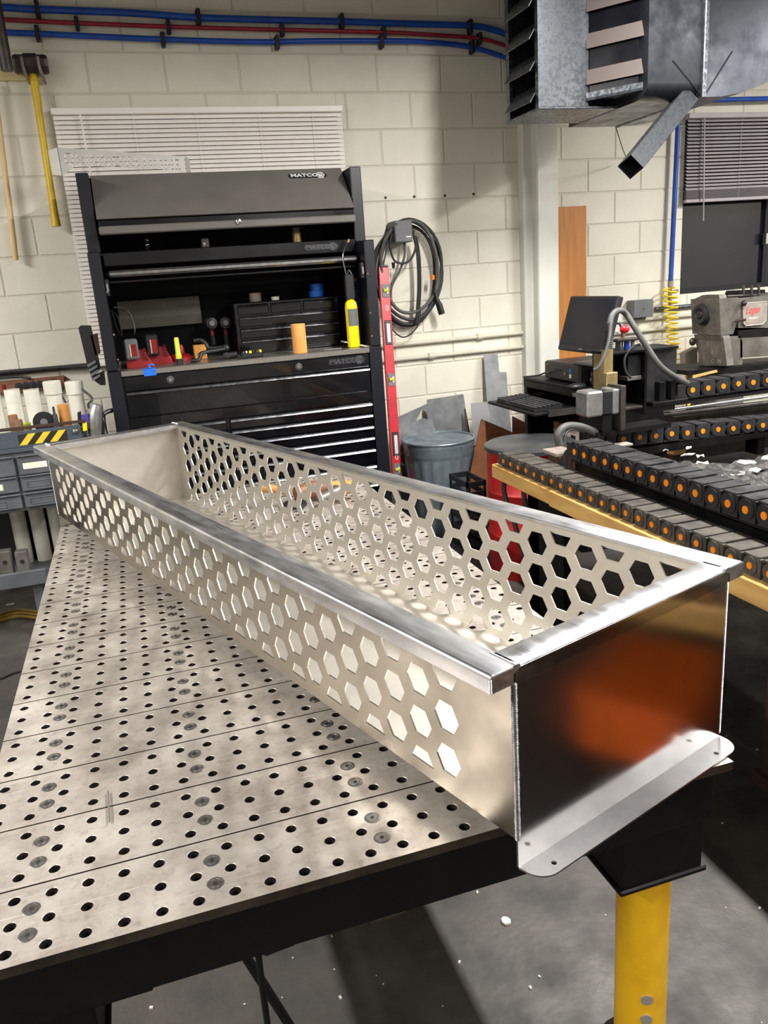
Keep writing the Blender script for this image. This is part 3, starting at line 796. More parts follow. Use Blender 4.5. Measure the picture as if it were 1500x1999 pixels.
def drawer(x0, x1, za, zb, parent=chest, y=CF, lip=0.016, mt='chest_black', th=0.016, trim='trim_gloss'):
    d = MB().cbox(x0, x1, y - 0.002, y + th, za + 0.003, zb - 0.003, 0.003).build('drawer', mt, parent)
    if lip:
        # rolled full-width pull
        pr = [(y - 0.002, zb - 0.001), (y - 0.007, zb - 0.0025), (y - 0.012, zb - 0.006), (y - 0.0155, zb - 0.0105), (y - 0.017, zb - lip), (y - 0.012, zb - lip - 0.003), (y - 0.002, zb - lip)]
        MB().prism([(x0 + 0.004, a, b) for a, b in pr], (x1 - x0 - 0.008, 0, 0)).build('pull', trim, d, 50)
    return d
d = MB().cbox(0.072, 1.345, CF - 0.006, CF + 0.01, 1.122, CT - 0.03, 0.003).build('lid_panel', 'chest_black', chest)
for x in (0.296, 0.956):
    l = MB().lathe([(0.019, 0), (0.019, -0.006), (0.013, -0.008)], 18, (x, CF - 0.006, 1.158), 'y').build('lock', 'badge_dark', d, 40)
    MB().lathe([(0.009, 0), (0.009, -0.003)], 14, (x, CF - 0.014, 1.158), 'y').build('keyway', 'chrome', l, 40)
drawer(0.072, 1.345, 0.985, 1.118)
MB().cbox(0.066, 1.35, CF + 0.002, CF + 0.02, 0.93, 0.985, 0.002).build('rail', 'chest_black', chest)
zs = [0.926, 0.864, 0.800, 0.737, 0.670, 0.577, 0.470, 0.34, 0.19]
for a, b in zip(zs, zs[1:]): drawer(0.565, 1.345, b, a)
zs = [0.926, 0.800, 0.670, 0.52, 0.36, 0.19]
for a, b in zip(zs, zs[1:]): drawer(0.072, 0.545, b, a)
# side push handle of the chest
MB().tube(smoothpath([(-0.002, 3.26, 1.03), (-0.045, 3.25, 1.02), (-0.055, 3.25, 0.99), (-0.055, 3.25, 0.90), (-0.045, 3.25, 0.87), (-0.002, 3.26, 0.86)], 6), 0.012, 10).build('side_handle', 'chrome', chest, True)

def badge(parent, x, z, y, w_, dark=False, tilt=0.0):
    """name plate with raised letters and a round emblem"""
    h = w_ * 0.165
    Zd = Vector((0, math.sin(tilt), math.cos(tilt))); Xd = Vector((1, 0, 0)); Nn = Vector((0, -math.cos(tilt), math.sin(tilt)))
    o = Vector((x, y, z))
    def P(a, b, c=0.0): return o + Xd * a + Zd * b + Nn * c
    pl = [P(-0.06 * w_, 0), P(-0.02 * w_, h * .5), P(w_, h * .5), P(w_ * 1.05, 0), P(w_, -h * .5), P(-0.02 * w_, -h * .5)]
    b = MB().prism(pl, Nn * 0.003).build('badge', 'badge_back', parent)
    m = 'badge_dark' if dark else 'badge_silver'
    lettering('MATCO', h * 1.02, m, b, P(0.0, 0, 0.0032), Xd, Zd, ext=0.0012, xs=w_ * 0.70 / (h * 1.02 * 3.15), off=0.0012)
    hexo = [P(w_ * 0.86 + h * 0.78 * math.cos(k * PI / 3 + PI / 6 * 0), h * 0.78 * math.sin(k * PI / 3)) for k in range(6)]
    e = MB().prism(hexo, Nn * 0.004).build('emblem', m, b)
    M = Matrix.Identity(4)
    ring = MB()
    c = P(w_ * 0.86, 0, 0.0045)
    pts = [c + (Xd * math.cos(a) + Zd * math.sin(a)) * h * 0.5 for a in [2 * PI * k / 20 for k in range(20)]]
    ring.tube(pts, 0.0011, 5, closed=True)
    sw = [c + (Xd * math.cos(a) + Zd * math.sin(a) * (1 if k < 5 else 1)) * h * (0.12 + 0.3 * abs(k - 4) / 5) for k, a in enumerate([PI * 0.75 - k * 0.35 for k in range(9)])]
    ring.tube(sw, 0.0013, 5); ring.build('swirl', 'badge_back', e)
badge(d, 1.125, 1.163, CF - 0.0065, 0.19, True)

# ------------------------------------------------------------------ hutch on the chest
hutch = thing('tool_hutch', 'black tool hutch with a sloping grey lid standing on the tool chest', 'hutch', (0.71, 3.6, CT))
HF = 3.38
HT = 2.158
MB().cbox(0.0, 0.055, CF + 0.0, 3.90, CT + 0.002, 1.787, 0.005).build('side_wall', 'chest_side', hutch)
MB().cbox(1.365, 1.42, CF + 0.0, 3.90, CT + 0.002, 1.77, 0.005).build('side_wall', 'chest_side', hutch)
MB().cbox(0.0, 0.06, HF, 3.90, 1.79, HT, 0.004).build('side_wall', 'chest_side', hutch)
MB().cbox(1.37, 1.43, HF, 3.90, 1.772, HT - 0.01, 0.004).build('side_wall', 'chest_side', hutch)
MB().box(0.055, 1.37, 3.87, 3.90, CT + 0.002, HT - 0.02).build('back_wall', 'chest_inner', hutch)
MB().cbox(0.06, 1.37, 3.54, 3.90, HT - 0.02, HT, 0.003).build('top_panel', 'chest_door', hutch)
MB().box(0.055, 1.37, 3.40, 3.87, 1.775, 1.787).build('shelf', 'chest_black', hutch)
# sloping lid
zt_, zb_ = 2.166, 1.942; yt_, yb_ = 3.545, 3.330
lid = MB().prism([(0.066, yt_, zt_), (0.066, yb_, zb_), (0.066, yb_ + 0.016, zb_ - 0.004), (0.066, yt_ + 0.02, zt_ - 0.006)], (1.298, 0, 0)).build('lid', 'chest_door', hutch)
MB().cbox(0.070, 1.362, yb_ + 0.012, yb_ + 0.03, 1.905, 1.935, 0.002).build('lid_gap_strip', 'chest_black', lid)
ls = MB().cbox(0.068, 1.366, yb_ - 0.012, yb_ + 0.024, 1.868, 1.907, 0.006).build('lid_edge', 'chest_door', lid)
MB().lathe([(0.014, 0), (0.014, -0.006), (0.009, -0.009)], 16, (0.745, yb_ - 0.013, 1.900), 'y').build('lock', 'chrome', ls, 40)
badge(lid, 1.075, 2.126, yt_ - 0.040, 0.19, False, tilt=math.atan2(yt_ - yb_, zt_ - zb_))
# lower front panel of the upper box, then the rolled door edge
fp = MB().cbox(0.066, 1.364, HF - 0.02, HF, 1.722, 1.787, 0.003).build('front_panel', 'chest_black', hutch)
badge(fp, 1.09, 1.755, HF - 0.021, 0.17, True)
MB().cbox(0.075, 1.36, HF - 0.075, HF - 0.0, 1.668, 1.700, 0.010).build('door_edge', 'trim_gloss', hutch)
MB().cbox(0.075, 1.36, HF - 0.06, HF + 0.2, 1.640, 1.652, 0.003).build('rolled_door', 'chest_black', hutch)
for x in (0.072, 1.352):
    for z in (1.28, 1.40, 1.60):
        MB().lathe([(0.006, 0), (0.004, -0.003)], 10, (x - (0.01 if x < 1 else -0.02), CF, z), 'y').build('rivet', 'chrome', hutch)
for x0, x1 in ((0.056, 0.075), (1.345, 1.364)):
    MB().cbox(x0, x1, CF + 0.02, CF + 0.06, 1.58, 1.66, 0.003).build('door_latch', 'plastic_black', hutch)
    MB().cbox(x0 + 0.004, x1 - 0.004, CF + 0.012, CF + 0.02, 1.60, 1.64, 0.002).build('latch_plate', 'chrome', hutch)
# goods glimpsed on the dark shelf under the lid
def shelf_thing(name, label, cat, mbs):
    t = thing(name, label, cat, mbs[0][3]); 
    for nm, mb, m, _ in mbs: mb.build(nm, m, t, 40)
x = at(288, 478, Y=3.45).x
t = thing('coil_spring', 'small shiny spring on the dark shelf under the grey lid', 'spring', (x, 3.45, 1.787))
MB().tube([(x + 0.012 * math.cos(a), 3.45 + 0.012 * math.sin(a), 1.79 + a * 0.0026) for a in [k * 0.5 for k in range(50)]], 0.0028, 6).build('coil', 'chrome', t, True)
x = at(580, 460, Y=3.45).x
t = thing('small_jar', 'small amber jar on the dark shelf under the grey lid', 'jar', (x, 3.46, 1.787))
MB().lathe([(0.022, 0), (0.024, 0.004), (0.024, 0.05), (0.018, 0.058)], 16, (x, 3.46, 1.788)).build('glass', 'brass', t, 40)
MB().lathe([(0.021, 0), (0.021, 0.018)], 16, (x, 3.46, 1.846)).build('cap', 'badge_dark', t, 40)
x = at(400, 470, Y=3.45).x
t = thing('socket_block', 'small dark steel block on the shelf under the grey lid', 'block', (x, 3.45, 1.787))
MB().cbox(x - 0.02, x + 0.02, 3.43, 3.47, 1.788, 1.835, 0.004).build('block', 'steel_dark', t); MB().cbox(x - 0.012, x + 0.0, 3.425, 3.431, 1.80, 1.815, 0.001).build('plate', 'chrome', t)

# ------------------------------------------------------------------ small chest inside the hutch
MF = 3.50
mx0 = at(467, 690, Y=MF).x; mx1 = at(668, 680, Y=MF).x; mz1 = 1.498
mini = thing('small_drawer_chest', 'small black drawer chest inside the hutch', 'tool chest', ((mx0 + mx1) / 2, MF + 0.15, CT))
MB().cbox(mx0, mx1, MF + 0.008, MF + 0.30, CT + 0.001, mz1, 0.004).build('body', 'chest_black', mini)
wv = (mx1 - mx0 - 0.04) / 3
for k in range(3): drawer(mx0 + 0.02 + k * wv, mx0 + 0.02 + (k + 1) * wv - 0.012, 1.43, 1.487, mini, MF, 0.012)
for a, b in ((1.366, 1.426), (1.305, 1.362), (1.232, 1.301)): drawer(mx0 + 0.02, mx1 - 0.008, a, b, mini, MF, 0.014)
def ring_roll(name, label, px, py, Y, r, h, m, inner=0.5, z=None, group=None):
    c = at(px, py, Y=Y); zz = mz1 if z is None else z
    o = MB().lathe([(r * inner, 0), (r, 0), (r, h), (r * inner, h), (r * inner, 0)], 24, (c.x, Y, zz + 0.001)).build(name, m, None, 40)
    return tag(o, label, 'tape', group)
ring_roll('tape_roll', 'wide dusty tape roll on the small chest in the hutch', 498, 575, 3.60, 0.033, 0.045, 'plate_tan')
ring_roll('tape_roll', 'thin white tape roll on the small chest in the hutch', 537, 577, 3.58, 0.022, 0.018, 'white_print')
ring_roll('tape_roll', 'lower blue tape roll on the small chest in the hutch', 618, 575, 3.62, 0.042, 0.032, 'tape_blue')
ring_roll('tape_roll', 'upper blue tape roll stacked on another in the hutch', 620, 575, 3.63, 0.036, 0.036, 'tape_blue', z=mz1 + 0.034)

# light fixture at the back of the hutch
a = at(228, 590, Y=3.8); b = at(388, 580, Y=3.8)
t = thing('under_shelf_light', 'long grey light fixture at the back of the hutch', 'light fixture', (a.x, 3.8, 1.36))
MB().prism([(a.x, 3.865, 1.55), (a.x, 3.80, 1.55), (a.x, 3.775, 1.455), (a.x, 3.80, 1.40), (a.x, 3.865, 1.40)], (b.x - a.x, 0, 0)).build('housing', 'fixture_olive', t)
MB().cbox(a.x + 0.05, a.x + 0.075, 3.793, 3.80, 1.50, 1.52, 0.001).build('switch', 'plastic_black', t)

# ------------------------------------------------------------------ goods on the worktop
def on_top(px, Y): return at(px, 700, Y=Y).x
# torch
x = at(692, 680, Y=3.30).x; y = 3.30
t = thing('propane_torch', 'yellow gas bottle torch with bent brass nozzle on the worktop', 'torch', (x, y, CT))
MB().lathe([(0.030, 0), (0.034, 0.004), (0.034, 0.215), (0.030, 0.235), (0.018, 0.25), (0.013, 0.255)], 24, (x, y, CT + 0.001)).build('bottle', 'tool_yellow', t, 40)
lb = MB()
for k in range(7):
    a0 = math.radians(-140 + k * 14); a1 = math.radians(-140 + (k + 1) * 14)
    for (za, zb) in ((0.115, 0.205),):
        lb.add([(x + 0.0345 * math.cos(a0), y + 0.0345 * math.sin(a0), CT + za), (x + 0.0345 * math.cos(a1), y + 0.0345 * math.sin(a1), CT + za), (x + 0.0345 * math.cos(a1), y + 0.0345 * math.sin(a1), CT + zb), (x + 0.0345 * math.cos(a0), y + 0.0345 * math.sin(a0), CT + zb)], [(0, 1, 2, 3)])
lb.build('label', 'plastic_grey', t)
MB().cbox(x - 0.024, x + 0.026, y - 0.02, y + 0.02, CT + 0.252, CT + 0.385, 0.006).build('valve_body', 'plastic_black', t)
MB().cbox(x + 0.026, x + 0.036, y - 0.012, y + 0.01, CT + 0.345, CT + 0.362, 0.003).build('button', 'tool_red', t)
nz = smoothpath([(x - 0.012, y, CT + 0.385), (x - 0.018, y, CT + 0.42), (x - 0.024, y, CT + 0.46), (x - 0.016, y, CT + 0.50), (x + 0.01, y, CT + 0.545), (x + 0.018, y, CT + 0.56)], 5)
MB().tube(nz, 0.0045, 8).build('tube', 'chrome', t, True)
MB().tube([nz[-6], nz[-1]], [0.007, 0.0065], 10).build('nozzle', 'brass', t, 40)
MB().tube(smoothpath([(x - 0.004, y, CT + 0.385), (x + 0.004, y, CT + 0.405), (x + 0.018, y, CT + 0.385)], 5), 0.004, 6).build('loop', 'chrome', t, True)
# orange foam roll
x = at(587, 690, Y=3.26).x
tag(MB().lathe([(0.001, 0.0), (0.036, 0), (0.0375, 0.003), (0.0375, 0.148), (0.036, 0.151), (0.02, 0.151), (0.018, 0.14), (0.001, 0.14)], 28, (x, 3.26, CT + 0.001)).build('foam_roll', 'foam_orange', None, 40), 'tan upright cylinder on the worktop in front of the small chest', 'roll')
# socket tray
x = at(492, 690, Y=3.27).x
t = thing('bit_holder', 'small black bit holder with yellow caps on the worktop', 'tool holder', (x, 3.27, CT))
MB().cbox(x - 0.058, x + 0.058, 3.245, 3.30, CT + 0.001, CT + 0.024, 0.005).build('tray', 'plastic_black', t)
for k in range(6):
    xx = x - 0.045 + k * 0.018
    MB().lathe([(0.0075, 0), (0.0075, 0.012), (0.005, 0.015)], 10, (xx, 3.262 + 0.012 * (k % 2), CT + 0.022)).build('bit', 'tool_yellow' if k in (2, 5) else ('chrome' if k == 1 else 'plastic_black'), t, 40)
# screwdriver-like scraper on the right of the worktop
x = at(650, 690, Y=3.3).x
tag(MB().cbox(x - 0.05, x + 0.05, 3.29, 3.305, CT + 0.001, CT + 0.005, 0.001, None).build('steel_scraper', 'counter_steel', None), 'flat steel scraper lying beside the yellow torch', 'scraper')
# lime penlight
x = at(350, 700, Y=3.25).x
t = thing('penlight', 'lime green penlight standing upright on the worktop', 'flashlight', (x, 3.25, CT))
MB().lathe([(0.016, 0), (0.017, 0.006), (0.016, 0.03)], 16, (x, 3.25, CT + 0.001)).build('base_cap', 'plastic_black', t, 40)
MB().lathe([(0.0145, 0.03), (0.0155, 0.035), (0.0145, 0.055), (0.013, 0.06), (0.012, 0.13), (0.009, 0.137)], 16, (x - 0.001, 3.25, CT)).build('barrel', 'lime', t, 40)
# blue tape flag over the front edge
x = at(291, 715, Y=3.19).x
tp = MB().box(x - 0.03, x + 0.03, CF - 0.0135, CF - 0.0125, CT - 0.034, CT + 0.002).box(x - 0.03, x + 0.03, CF - 0.0135, CF + 0.03, CT + 0.001, CT + 0.002)
tp.tube([(x + 0.012 + 0.012 * math.cos(k), CF + 0.0, CT + 0.012 + 0.008 * math.sin(k)) for k in [j * 0.5 for j in range(10)]], 0.004, 5)
tag(tp.build('tape_flag', 'tape_blue', None), 'strip of blue tape stuck over the edge of the worktop', 'tape')
# chargers
def charger(px, Y, name, label, tall, mm):
    x = at(px, 690, Y=Y).x
    t = thing(name, label, 'charger', (x, Y, CT), group='battery chargers on the worktop')
    b = MB().prism([(x - 0.06, Y - 0.05, CT + 0.001), (x + 0.07, Y - 0.05, CT + 0.001), (x + 0.06, Y - 0.045, CT + 0.035), (x + 0.03, Y - 0.04, CT + 0.085), (x - 0.055, Y - 0.04, CT + 0.085)], (0, 0.10, 0)).build('base', 'tool_red', t)
    for k in range(6): MB().box(x + 0.032, x + 0.056 - k * 0.003, Y - 0.056, Y - 0.048, CT + 0.04 + k * 0.01, CT + 0.045 + k * 0.01).build('fin', 'tool_red', b)
    bt = MB().cbox(x - 0.058, x + 0.008, Y - 0.075, Y + 0.0, CT + 0.045, CT + 0.045 + tall, 0.008).build('battery', mm, t)
    MB().box(x - 0.030, x + 0.0, Y - 0.0765, Y - 0.0745, CT + 0.06, CT + 0.03 + tall - 0.01).build('sticker', 'tool_red', bt)
    MB().box(x - 0.033, x - 0.028, Y - 0.0768, Y - 0.0745, CT + 0.06, CT + 0.03 + tall - 0.01).build('sticker_edge', 'pale_tape', bt)
    return t
charger(268, 3.36, 'battery_charger', 'red charger with a grey battery near the left end of the worktop', 0.10, 'plastic_grey')
charger(308, 3.47, 'battery_charger', 'red charger with a black battery right of the grey one', 0.11, 'plastic_black')
x = at(250, 640, Y=3.5).x
tag(MB().tube(smoothpath([at(222, 600, Y=3.45), at(240, 603, Y=3.43), at(255, 615, Y=3.4), at(263, 640, Y=3.36), at(262, 652, Y=3.38)], 6) , 0.004, 6).build('charger_cord', 'rubber_grey', None, True), 'thin grey cord looping over the red charger', 'cord')
tag(MB().tube(smoothpath([at(218, 605, Y=3.5), at(228, 640, Y=3.5), at(238, 655, Y=3.48), at(232, 625, Y=3.49), at(224, 610, Y=3.5)], 6), 0.003, 6).build('charger_cord', 'rubber_black', None, True), 'black cord hanging inside the left wall of the hutch', 'cord')
# red dish with plug, carton
x = at(352, 690, Y=3.5).x
t = thing('red_radio', 'low red charger dock behind the lime penlight', 'charger', (x, 3.5, CT), group='battery chargers on the worktop')
MB().lathe([(0.06, 0), (0.062, 0.02), (0.045, 0.035), (0.02, 0.038)], 24, (x, 3.5, CT + 0.001)).build('dock', 'tool_red', t, 40)
MB().lathe([(0.017, 0.035), (0.015, 0.07), (0.008, 0.085)], 14, (x + 0.008, 3.5, CT)).build('post', 'tool_red', t, 40)
x = at(392, 690, Y=3.5).x
t = thing('small_carton', 'small orange carton behind the black folding handle tool', 'carton', (x, 3.5, CT))
MB().cbox(x - 0.035, x + 0.03, 3.47, 3.54, CT + 0.001, CT + 0.075, 0.002).build('carton', 'box_orange', t)
lettering('CC', 0.03, 'ink_black', t, (x - 0.022, 3.4695, CT + 0.025), (1, 0, 0), (0, 0, 1), ext=0.0003, name='print')
# folded black suction handle with two arms
xl = at(377, 650, Y=3.36).x; xr = at(440, 672, Y=3.36).x; xb = at(372, 697, Y=3.32).x
t = thing('folding_arm_tool', 'black folding tool with two bent tubular arms on the worktop', 'tool', ((xl + xr) / 2, 3.35, CT))
z = CT
MB().tube(smoothpath([(xl, 3.40, z + 0.105), (xl + 0.04, 3.40, z + 0.105), (xl + 0.062, 3.39, z + 0.085), (xl + 0.075, 3.38, z + 0.062), (xr - 0.01, 3.37, z + 0.06)], 6), 0.010, 10).build('arm', 'plastic_black', t, True)
MB().tube(smoothpath([(xb, 3.29, z + 0.012), (xb + 0.035, 3.29, z + 0.012), (xb + 0.05, 3.30, z + 0.028), (xb + 0.065, 3.31, z + 0.045), (xr - 0.01, 3.33, z + 0.052)], 6), 0.010, 10).build('arm', 'plastic_black', t, True)
MB().ball((xr, 3.35, z + 0.055), 0.021, 14, 8).build('hub', 'plastic_black', t, True)
MB().cyl((xr - 0.02, 3.32, z + 0.018), (xr + 0.05, 3.32, z + 0.02), 0.017, n=14).build('grip', 'plastic_black', t, 40)
MB().lathe([(0.016, 0), (0.016, -0.012), (0.006, -0.014)], 14, (xr - 0.01, 3.305, z + 0.02), 'y').build('foot', 'plastic_black', t, 40)
# two impact drivers hanging nose-out
for k, px in enumerate((414, 441)):
    c = at(px, 631 - k, Y=3.62)
    t = thing('impact_driver', ('left' if k == 0 else 'right') + ' of two black impact drivers hanging nose-out in the hutch', 'power tool', (c.x, 3.62, c.z - 0.12), group='impact drivers')
    MB().lathe([(0.034, 0.10), (0.036, 0.03), (0.030, 0.0), (0.016, -0.004)], 20, (c.x, 3.62, c.z), 'y').build('nose', 'plastic_black', t, 40)
    MB().lathe([(0.0145, 0), (0.0145, -0.008), (0.008, -0.008)], 18, (c.x, 3.618, c.z), 'y').build('chuck', 'plastic_grey', t, 40)
    MB().tube([(c.x, 3.69, c.z - 0.02), (c.x + 0.004, 3.70, c.z - 0.12)], 0.017, 10).build('grip', 'plastic_black', t, 40)
    MB().cbox(c.x - 0.008, c.x + 0.008, 3.672, 3.68, c.z - 0.07, c.z - 0.04, 0.002).build('trigger', 'tool_red', t)
c = at(374, 627, Y=3.8)
t = thing('wall_switch', 'small switch plate under the light fixture in the hutch', 'switch', (c.x, 3.86, c.z - 0.02))
MB().cbox(c.x - 0.026, c.x + 0.03, 3.845, 3.868, c.z - 0.02, c.z + 0.022, 0.003).build('plate', 'plastic_black', t)
MB().cbox(c.x - 0.012, c.x + 0.012, 3.84, 3.845, c.z - 0.013, c.z + 0.013, 0.001).build('rocker', 'pale_tape', t)

# black carry case hanging on the left of the chest
t = thing('plastic_case', 'black ribbed plastic tool case hanging at the left side of the tool chest', 'case', (-0.1, 3.32, 1.05))
Yc = 3.30
def case_prism(px, dep=0.09): return MB().prism([at(x, y, Y=Yc) for x, y in px], (0, dep, 0))
case_prism([(153, 640), (157, 636), (176, 636), (182, 660), (196, 720), (184, 735), (170, 712)]).build('upper_shell', 'plastic_black', t)
case_prism([(170, 712), (184, 735), (203, 725), (206, 752), (196, 752), (180, 740)]).build('lower_shell', 'plastic_black', t)
for k in range(4):
    case_prism([(170 + k * 3, 712 + k * 9), (186 + k * 3, 703 + k * 9), (188 + k * 3, 707 + k * 9), (172 + k * 3, 717 + k * 9)], -0.012).build('rib', 'plastic_grey', t)
case_prism([(177, 655), (190, 651), (196, 690), (186, 694)], 0.05).build('canvas_pouch', 'rust_dark', t)
# ------------------------------------------------------------------ red level beside the chest
def level():
    a = at(747, 524, Y=3.88); b0 = Vector((1.62, 3.62, 0.0))
    top = at(748, 522, Y=3.9); bot = at(776, 945, Y=3.62)
    t = thing('spirit_level', 'long red spirit level leaning upright beside the tool chest', 'level', bot)
    d = (top - bot); L = d.length; d.normalize()
    X = Vector((1, 0, 0)); X = (X - d * X.dot(d)).normalized(); Nn = X.cross(d).normalized()
    if Nn.y > 0: Nn = -Nn
    def P(u, s, n): return bot + X * u + d * s + Nn * n
    w2, th = 0.031, 0.012
    M = Matrix((X.to_4d(), Nn.to_4d(), d.to_4d(), (0, 0, 0, 1))).transposed(); M.translation = bot; M[3][3] = 1; M[3][0] = M[3][1] = M[3][2] = 0
    for r in range(3): M[r][3] = bot[r]
    holes = [(0.02, 0.075), (0.12, 0.235), (0.52, 0.57), (0.80, 0.95), (0.875, 0.925)]
    MB().cbox(-w2, w2, -th, th, 0, L, 0.003, M).build('bar', 'level_red', t)
    for s0, kind in ((L - 0.145, 'v'), (L * 0.485, 'v'), (0.09, 'v'), (L - 0.40, 'g'), (0.25, 'g')):
        if kind == 'v':
            f_ = MB().cbox(-0.02, 0.026, th - 0.002, th + 0.004, s0 - 0.04, s0 + 0.04, 0.002, M).build('vial_window', 'plastic_grey', t)
            MB().cyl(M @ Vector((-0.012, th + 0.004, s0)), M @ Vector((0.02, th + 0.004, s0)), 0.011, n=12).build('vial', 'vial_green', f_, 40)
            MB().cbox(0.008, 0.02, th + 0.004, th + 0.008, s0 - 0.018, s0 + 0.018, 0.001, M).build('vial_mark', 'white_print', f_)
        else:
            f_ = MB().cbox(-0.018, 0.024, th - 0.002, th + 0.003, s0 - 0.075, s0 + 0.075, 0.004, M).build('hand_grip', 'plastic_black', t)
            MB().cbox(-0.006, 0.016, th + 0.002, th + 0.004, s0 - 0.06, s0 + 0.055, 0.004, M).build('grip_opening', 'badge_silver', f_)
    for s0 in (L - 0.25, 0.17):
        pts = [M @ Vector((0.004 + 0.008 * math.cos(a), th + 0.001, s0 + 0.016 * math.sin(a))) for a in [2 * PI * k / 16 for k in range(16)]]
        mb = MB().tube(pts, 0.0025, 5, closed=True); mb.build('emblem', 'white_print', t)
    MB().cbox(-w2, w2, -th, th + 0.001, L, L + 0.012, 0.003, M).build('end_cap', 'plastic_black', t)
level()

# ------------------------------------------------------------------ cable coil on the wall
cy_ = WY - 0.09
t = thing('cable_coil', 'big coil of black welding cable hanging on the wall around a grey box', 'cable', at(800, 660, Y=cy_))
def ell(cx, cz, rx, ry, n=40, a0=0, a1=360, dy=0.0, wob=0.0, ph=0.0):
    P = []
    for k in range(n + 1):
        a = math.radians(a0 + (a1 - a0) * k / n)
        c = at(cx + rx * math.cos(a) + wob * math.sin(3 * a + ph), cz - ry * math.sin(a), Y=cy_ + dy)
        P.append(c)
    return P
R_ = 0.0105
for i, (cx, cz, rx, ry, dy, m) in enumerate([(801, 526, 61, 98, 0.0, 'rubber_black'), (797, 532, 64, 101, 0.022, 'rubber_black'), (800, 521, 56, 90, -0.02, 'rubber_grey'), (795, 538, 56, 98, 0.045, 'rubber_black')]):
    MB().tube(ell(cx, cz, rx, ry, dy=dy, wob=2.5, ph=i * 1.7)[:-1], R_, 8, closed=True).build('cable_loop', m, t, True)
MB().tube(wallpath([(766, 455, ), (762, 480), (770, 508), (788, 514), (803, 505), (812, 480), (806, 450)], WY - 0.12), 0.007, 8).build('cable_loop', 'rubber_black', t, True)
MB().tube(wallpath([(790, 474), (790, 500), (780, 530), (765, 560), (762, 600)], WY - 0.10), 0.008, 8).build('cable_loop', 'rubber_grey', t, True)
for k in range(4):
    MB().tube(wallpath([(807 + k * 2, 460), (814 + k * 2, 500), (816 + k * 2, 560), (813 + k * 2, 610), (812 + k * 2, 632)], WY - 0.11 - 0.006 * (k % 2)), 0.0042, 6).build('thin_cord', 'rubber_black', t, True)
MB().tube(wallpath([(762, 610), (765, 640), (785, 658), (805, 650), (818, 630), (822, 600)], WY - 0.10), 0.0045, 6).build('thin_cord', 'rubber_black', t, True)
MB().tube(wallpath([(758, 470), (750, 510), (745, 530)], WY - 0.1), 0.0045, 6).build('thin_cord', 'rubber_black', t, True)
pc = [at(848, 565, Y=cy_ - 0.03), at(853, 585, Y=cy_ - 0.03), at(858, 596, Y=cy_ - 0.03), at(863, 613, Y=cy_ - 0.03)]
MB().tube(pc, [0.013, 0.016, 0.021, 0.021], 12).build('plug', 'plastic_black', t, 40)
MB().tube([at(845, 537, Y=cy_ - .024), at(845, 546, Y=cy_ - .024)], 0.0125, 10).build('orange_tag', 'cab_orange', t, 40)
MB().tube([at(768, 512, Y=WY - .1), at(769, 524, Y=WY - .1)], [0.012, 0.008], 10).build('small_plug', 'plastic_black', t, 40)
a = at(769, 431, Y=WY - 0.14); b = at(806, 472, Y=WY - 0.14)
t2 = thing('junction_box', 'grey metal junction box on the wall inside the cable coil', 'box', (a.x, WY - 0.1, b.z))
MB().cbox(a.x, b.x, WY - 0.15, WY - 0.01, b.z, a.z, 0.006).build('box', 'plastic_grey', t2)
MB().box(b.x - 0.045, b.x - 0.012, WY - 0.1515, WY - 0.15, b.z + 0.028, b.z + 0.034).build('name_strip', 'white_print', t2)
MB().lathe([(0.006, 0), (0.006, -0.002)], 10, (a.x + 0.012, WY - 0.15, a.z - 0.02), 'y').build('screw', 'ink_black', t2)

# drilled holes in the wall joint above the coil
for px, py in ((753, 386), (809, 384), (869, 382), (925, 379)):
    c = at(px, py, Y=WY - 0.006)
    MB().lathe([(0.0085, 0), (0.0085, -0.0015)], 12, (c.x, WY - 0.0046, c.z), 'y').build('drilled_hole', 'ink_black', wall)

# ------------------------------------------------------------------ painted conduits
def conduit(name, label, z, x0, x1, r=0.014, m='pipe_paint', y=WY - 0.022, couplings=()):
    t = thing(name, label, 'conduit', (x0, y, z - r), group='wall conduits')
    MB().cyl((x0, y, z), (x1, y, z), r, n=12).build('pipe', m, t, 40)
    for c in couplings: MB().cyl((c - 0.02, y, z), (c + 0.02, y, z), r * 1.5, n=12).build('coupling', m, t, 40)
zc1 = at(900, 661, Y=WY - .02).z; zc2 = at(900, 689, Y=WY - .02).z
conduit('wall_conduit', 'upper of two cream conduits on the wall right of the tool chest', zc1, 1.43, 2.69, couplings=(2.35,))
conduit('wall_conduit', 'lower cream conduit on the wall above the trash can', zc2, 1.43, 2.69, couplings=(2.0,))
zr1 = at(1250, 624, Y=WY - .02).z; zr2 = at(1250, 646, Y=WY - .02).z
conduit('wall_conduit', 'upper cream conduit running behind the computer monitor', zr1, 2.88, 4.6)
conduit('wall_conduit', 'lower cream conduit running behind the computer monitor', zr2, 2.88, 4.6)
conduit('wall_conduit', 'grey conduit leaving the grey box beside the yellow coil hose', at(1320, 600, Y=WY - .02).z, at(1276, 600, Y=WY).x, 4.6, 0.016, 'galv')
zl1 = at(80, 722, Y=WY - .02).z
conduit('wall_conduit', 'galvanised conduit on the wall above the brown power strip', zl1, -1.6, -0.02, 0.016, 'galv')
tag(MB().tube(smoothpath([at(-60, 735, Y=WY - .05), at(0, 727, Y=WY - .05), at(60, 722, Y=WY - .05), at(110, 718, Y=WY - .05), at(170, 716, Y=WY - .05)], 5), 0.011, 8).build('power_cable', 'rubber_black', None, True), 'black cable lying along the conduit left of the tool chest', 'cable')
tag(MB().tube(smoothpath([at(-60, 745, Y=WY - .05), at(0, 738, Y=WY - .05), at(35, 736, Y=WY - .05), at(60, 738, Y=WY - .06)], 5), 0.007, 8).build('power_cable', 'rubber_black', None, True), 'short black cable ending above the brown power strip', 'cable')

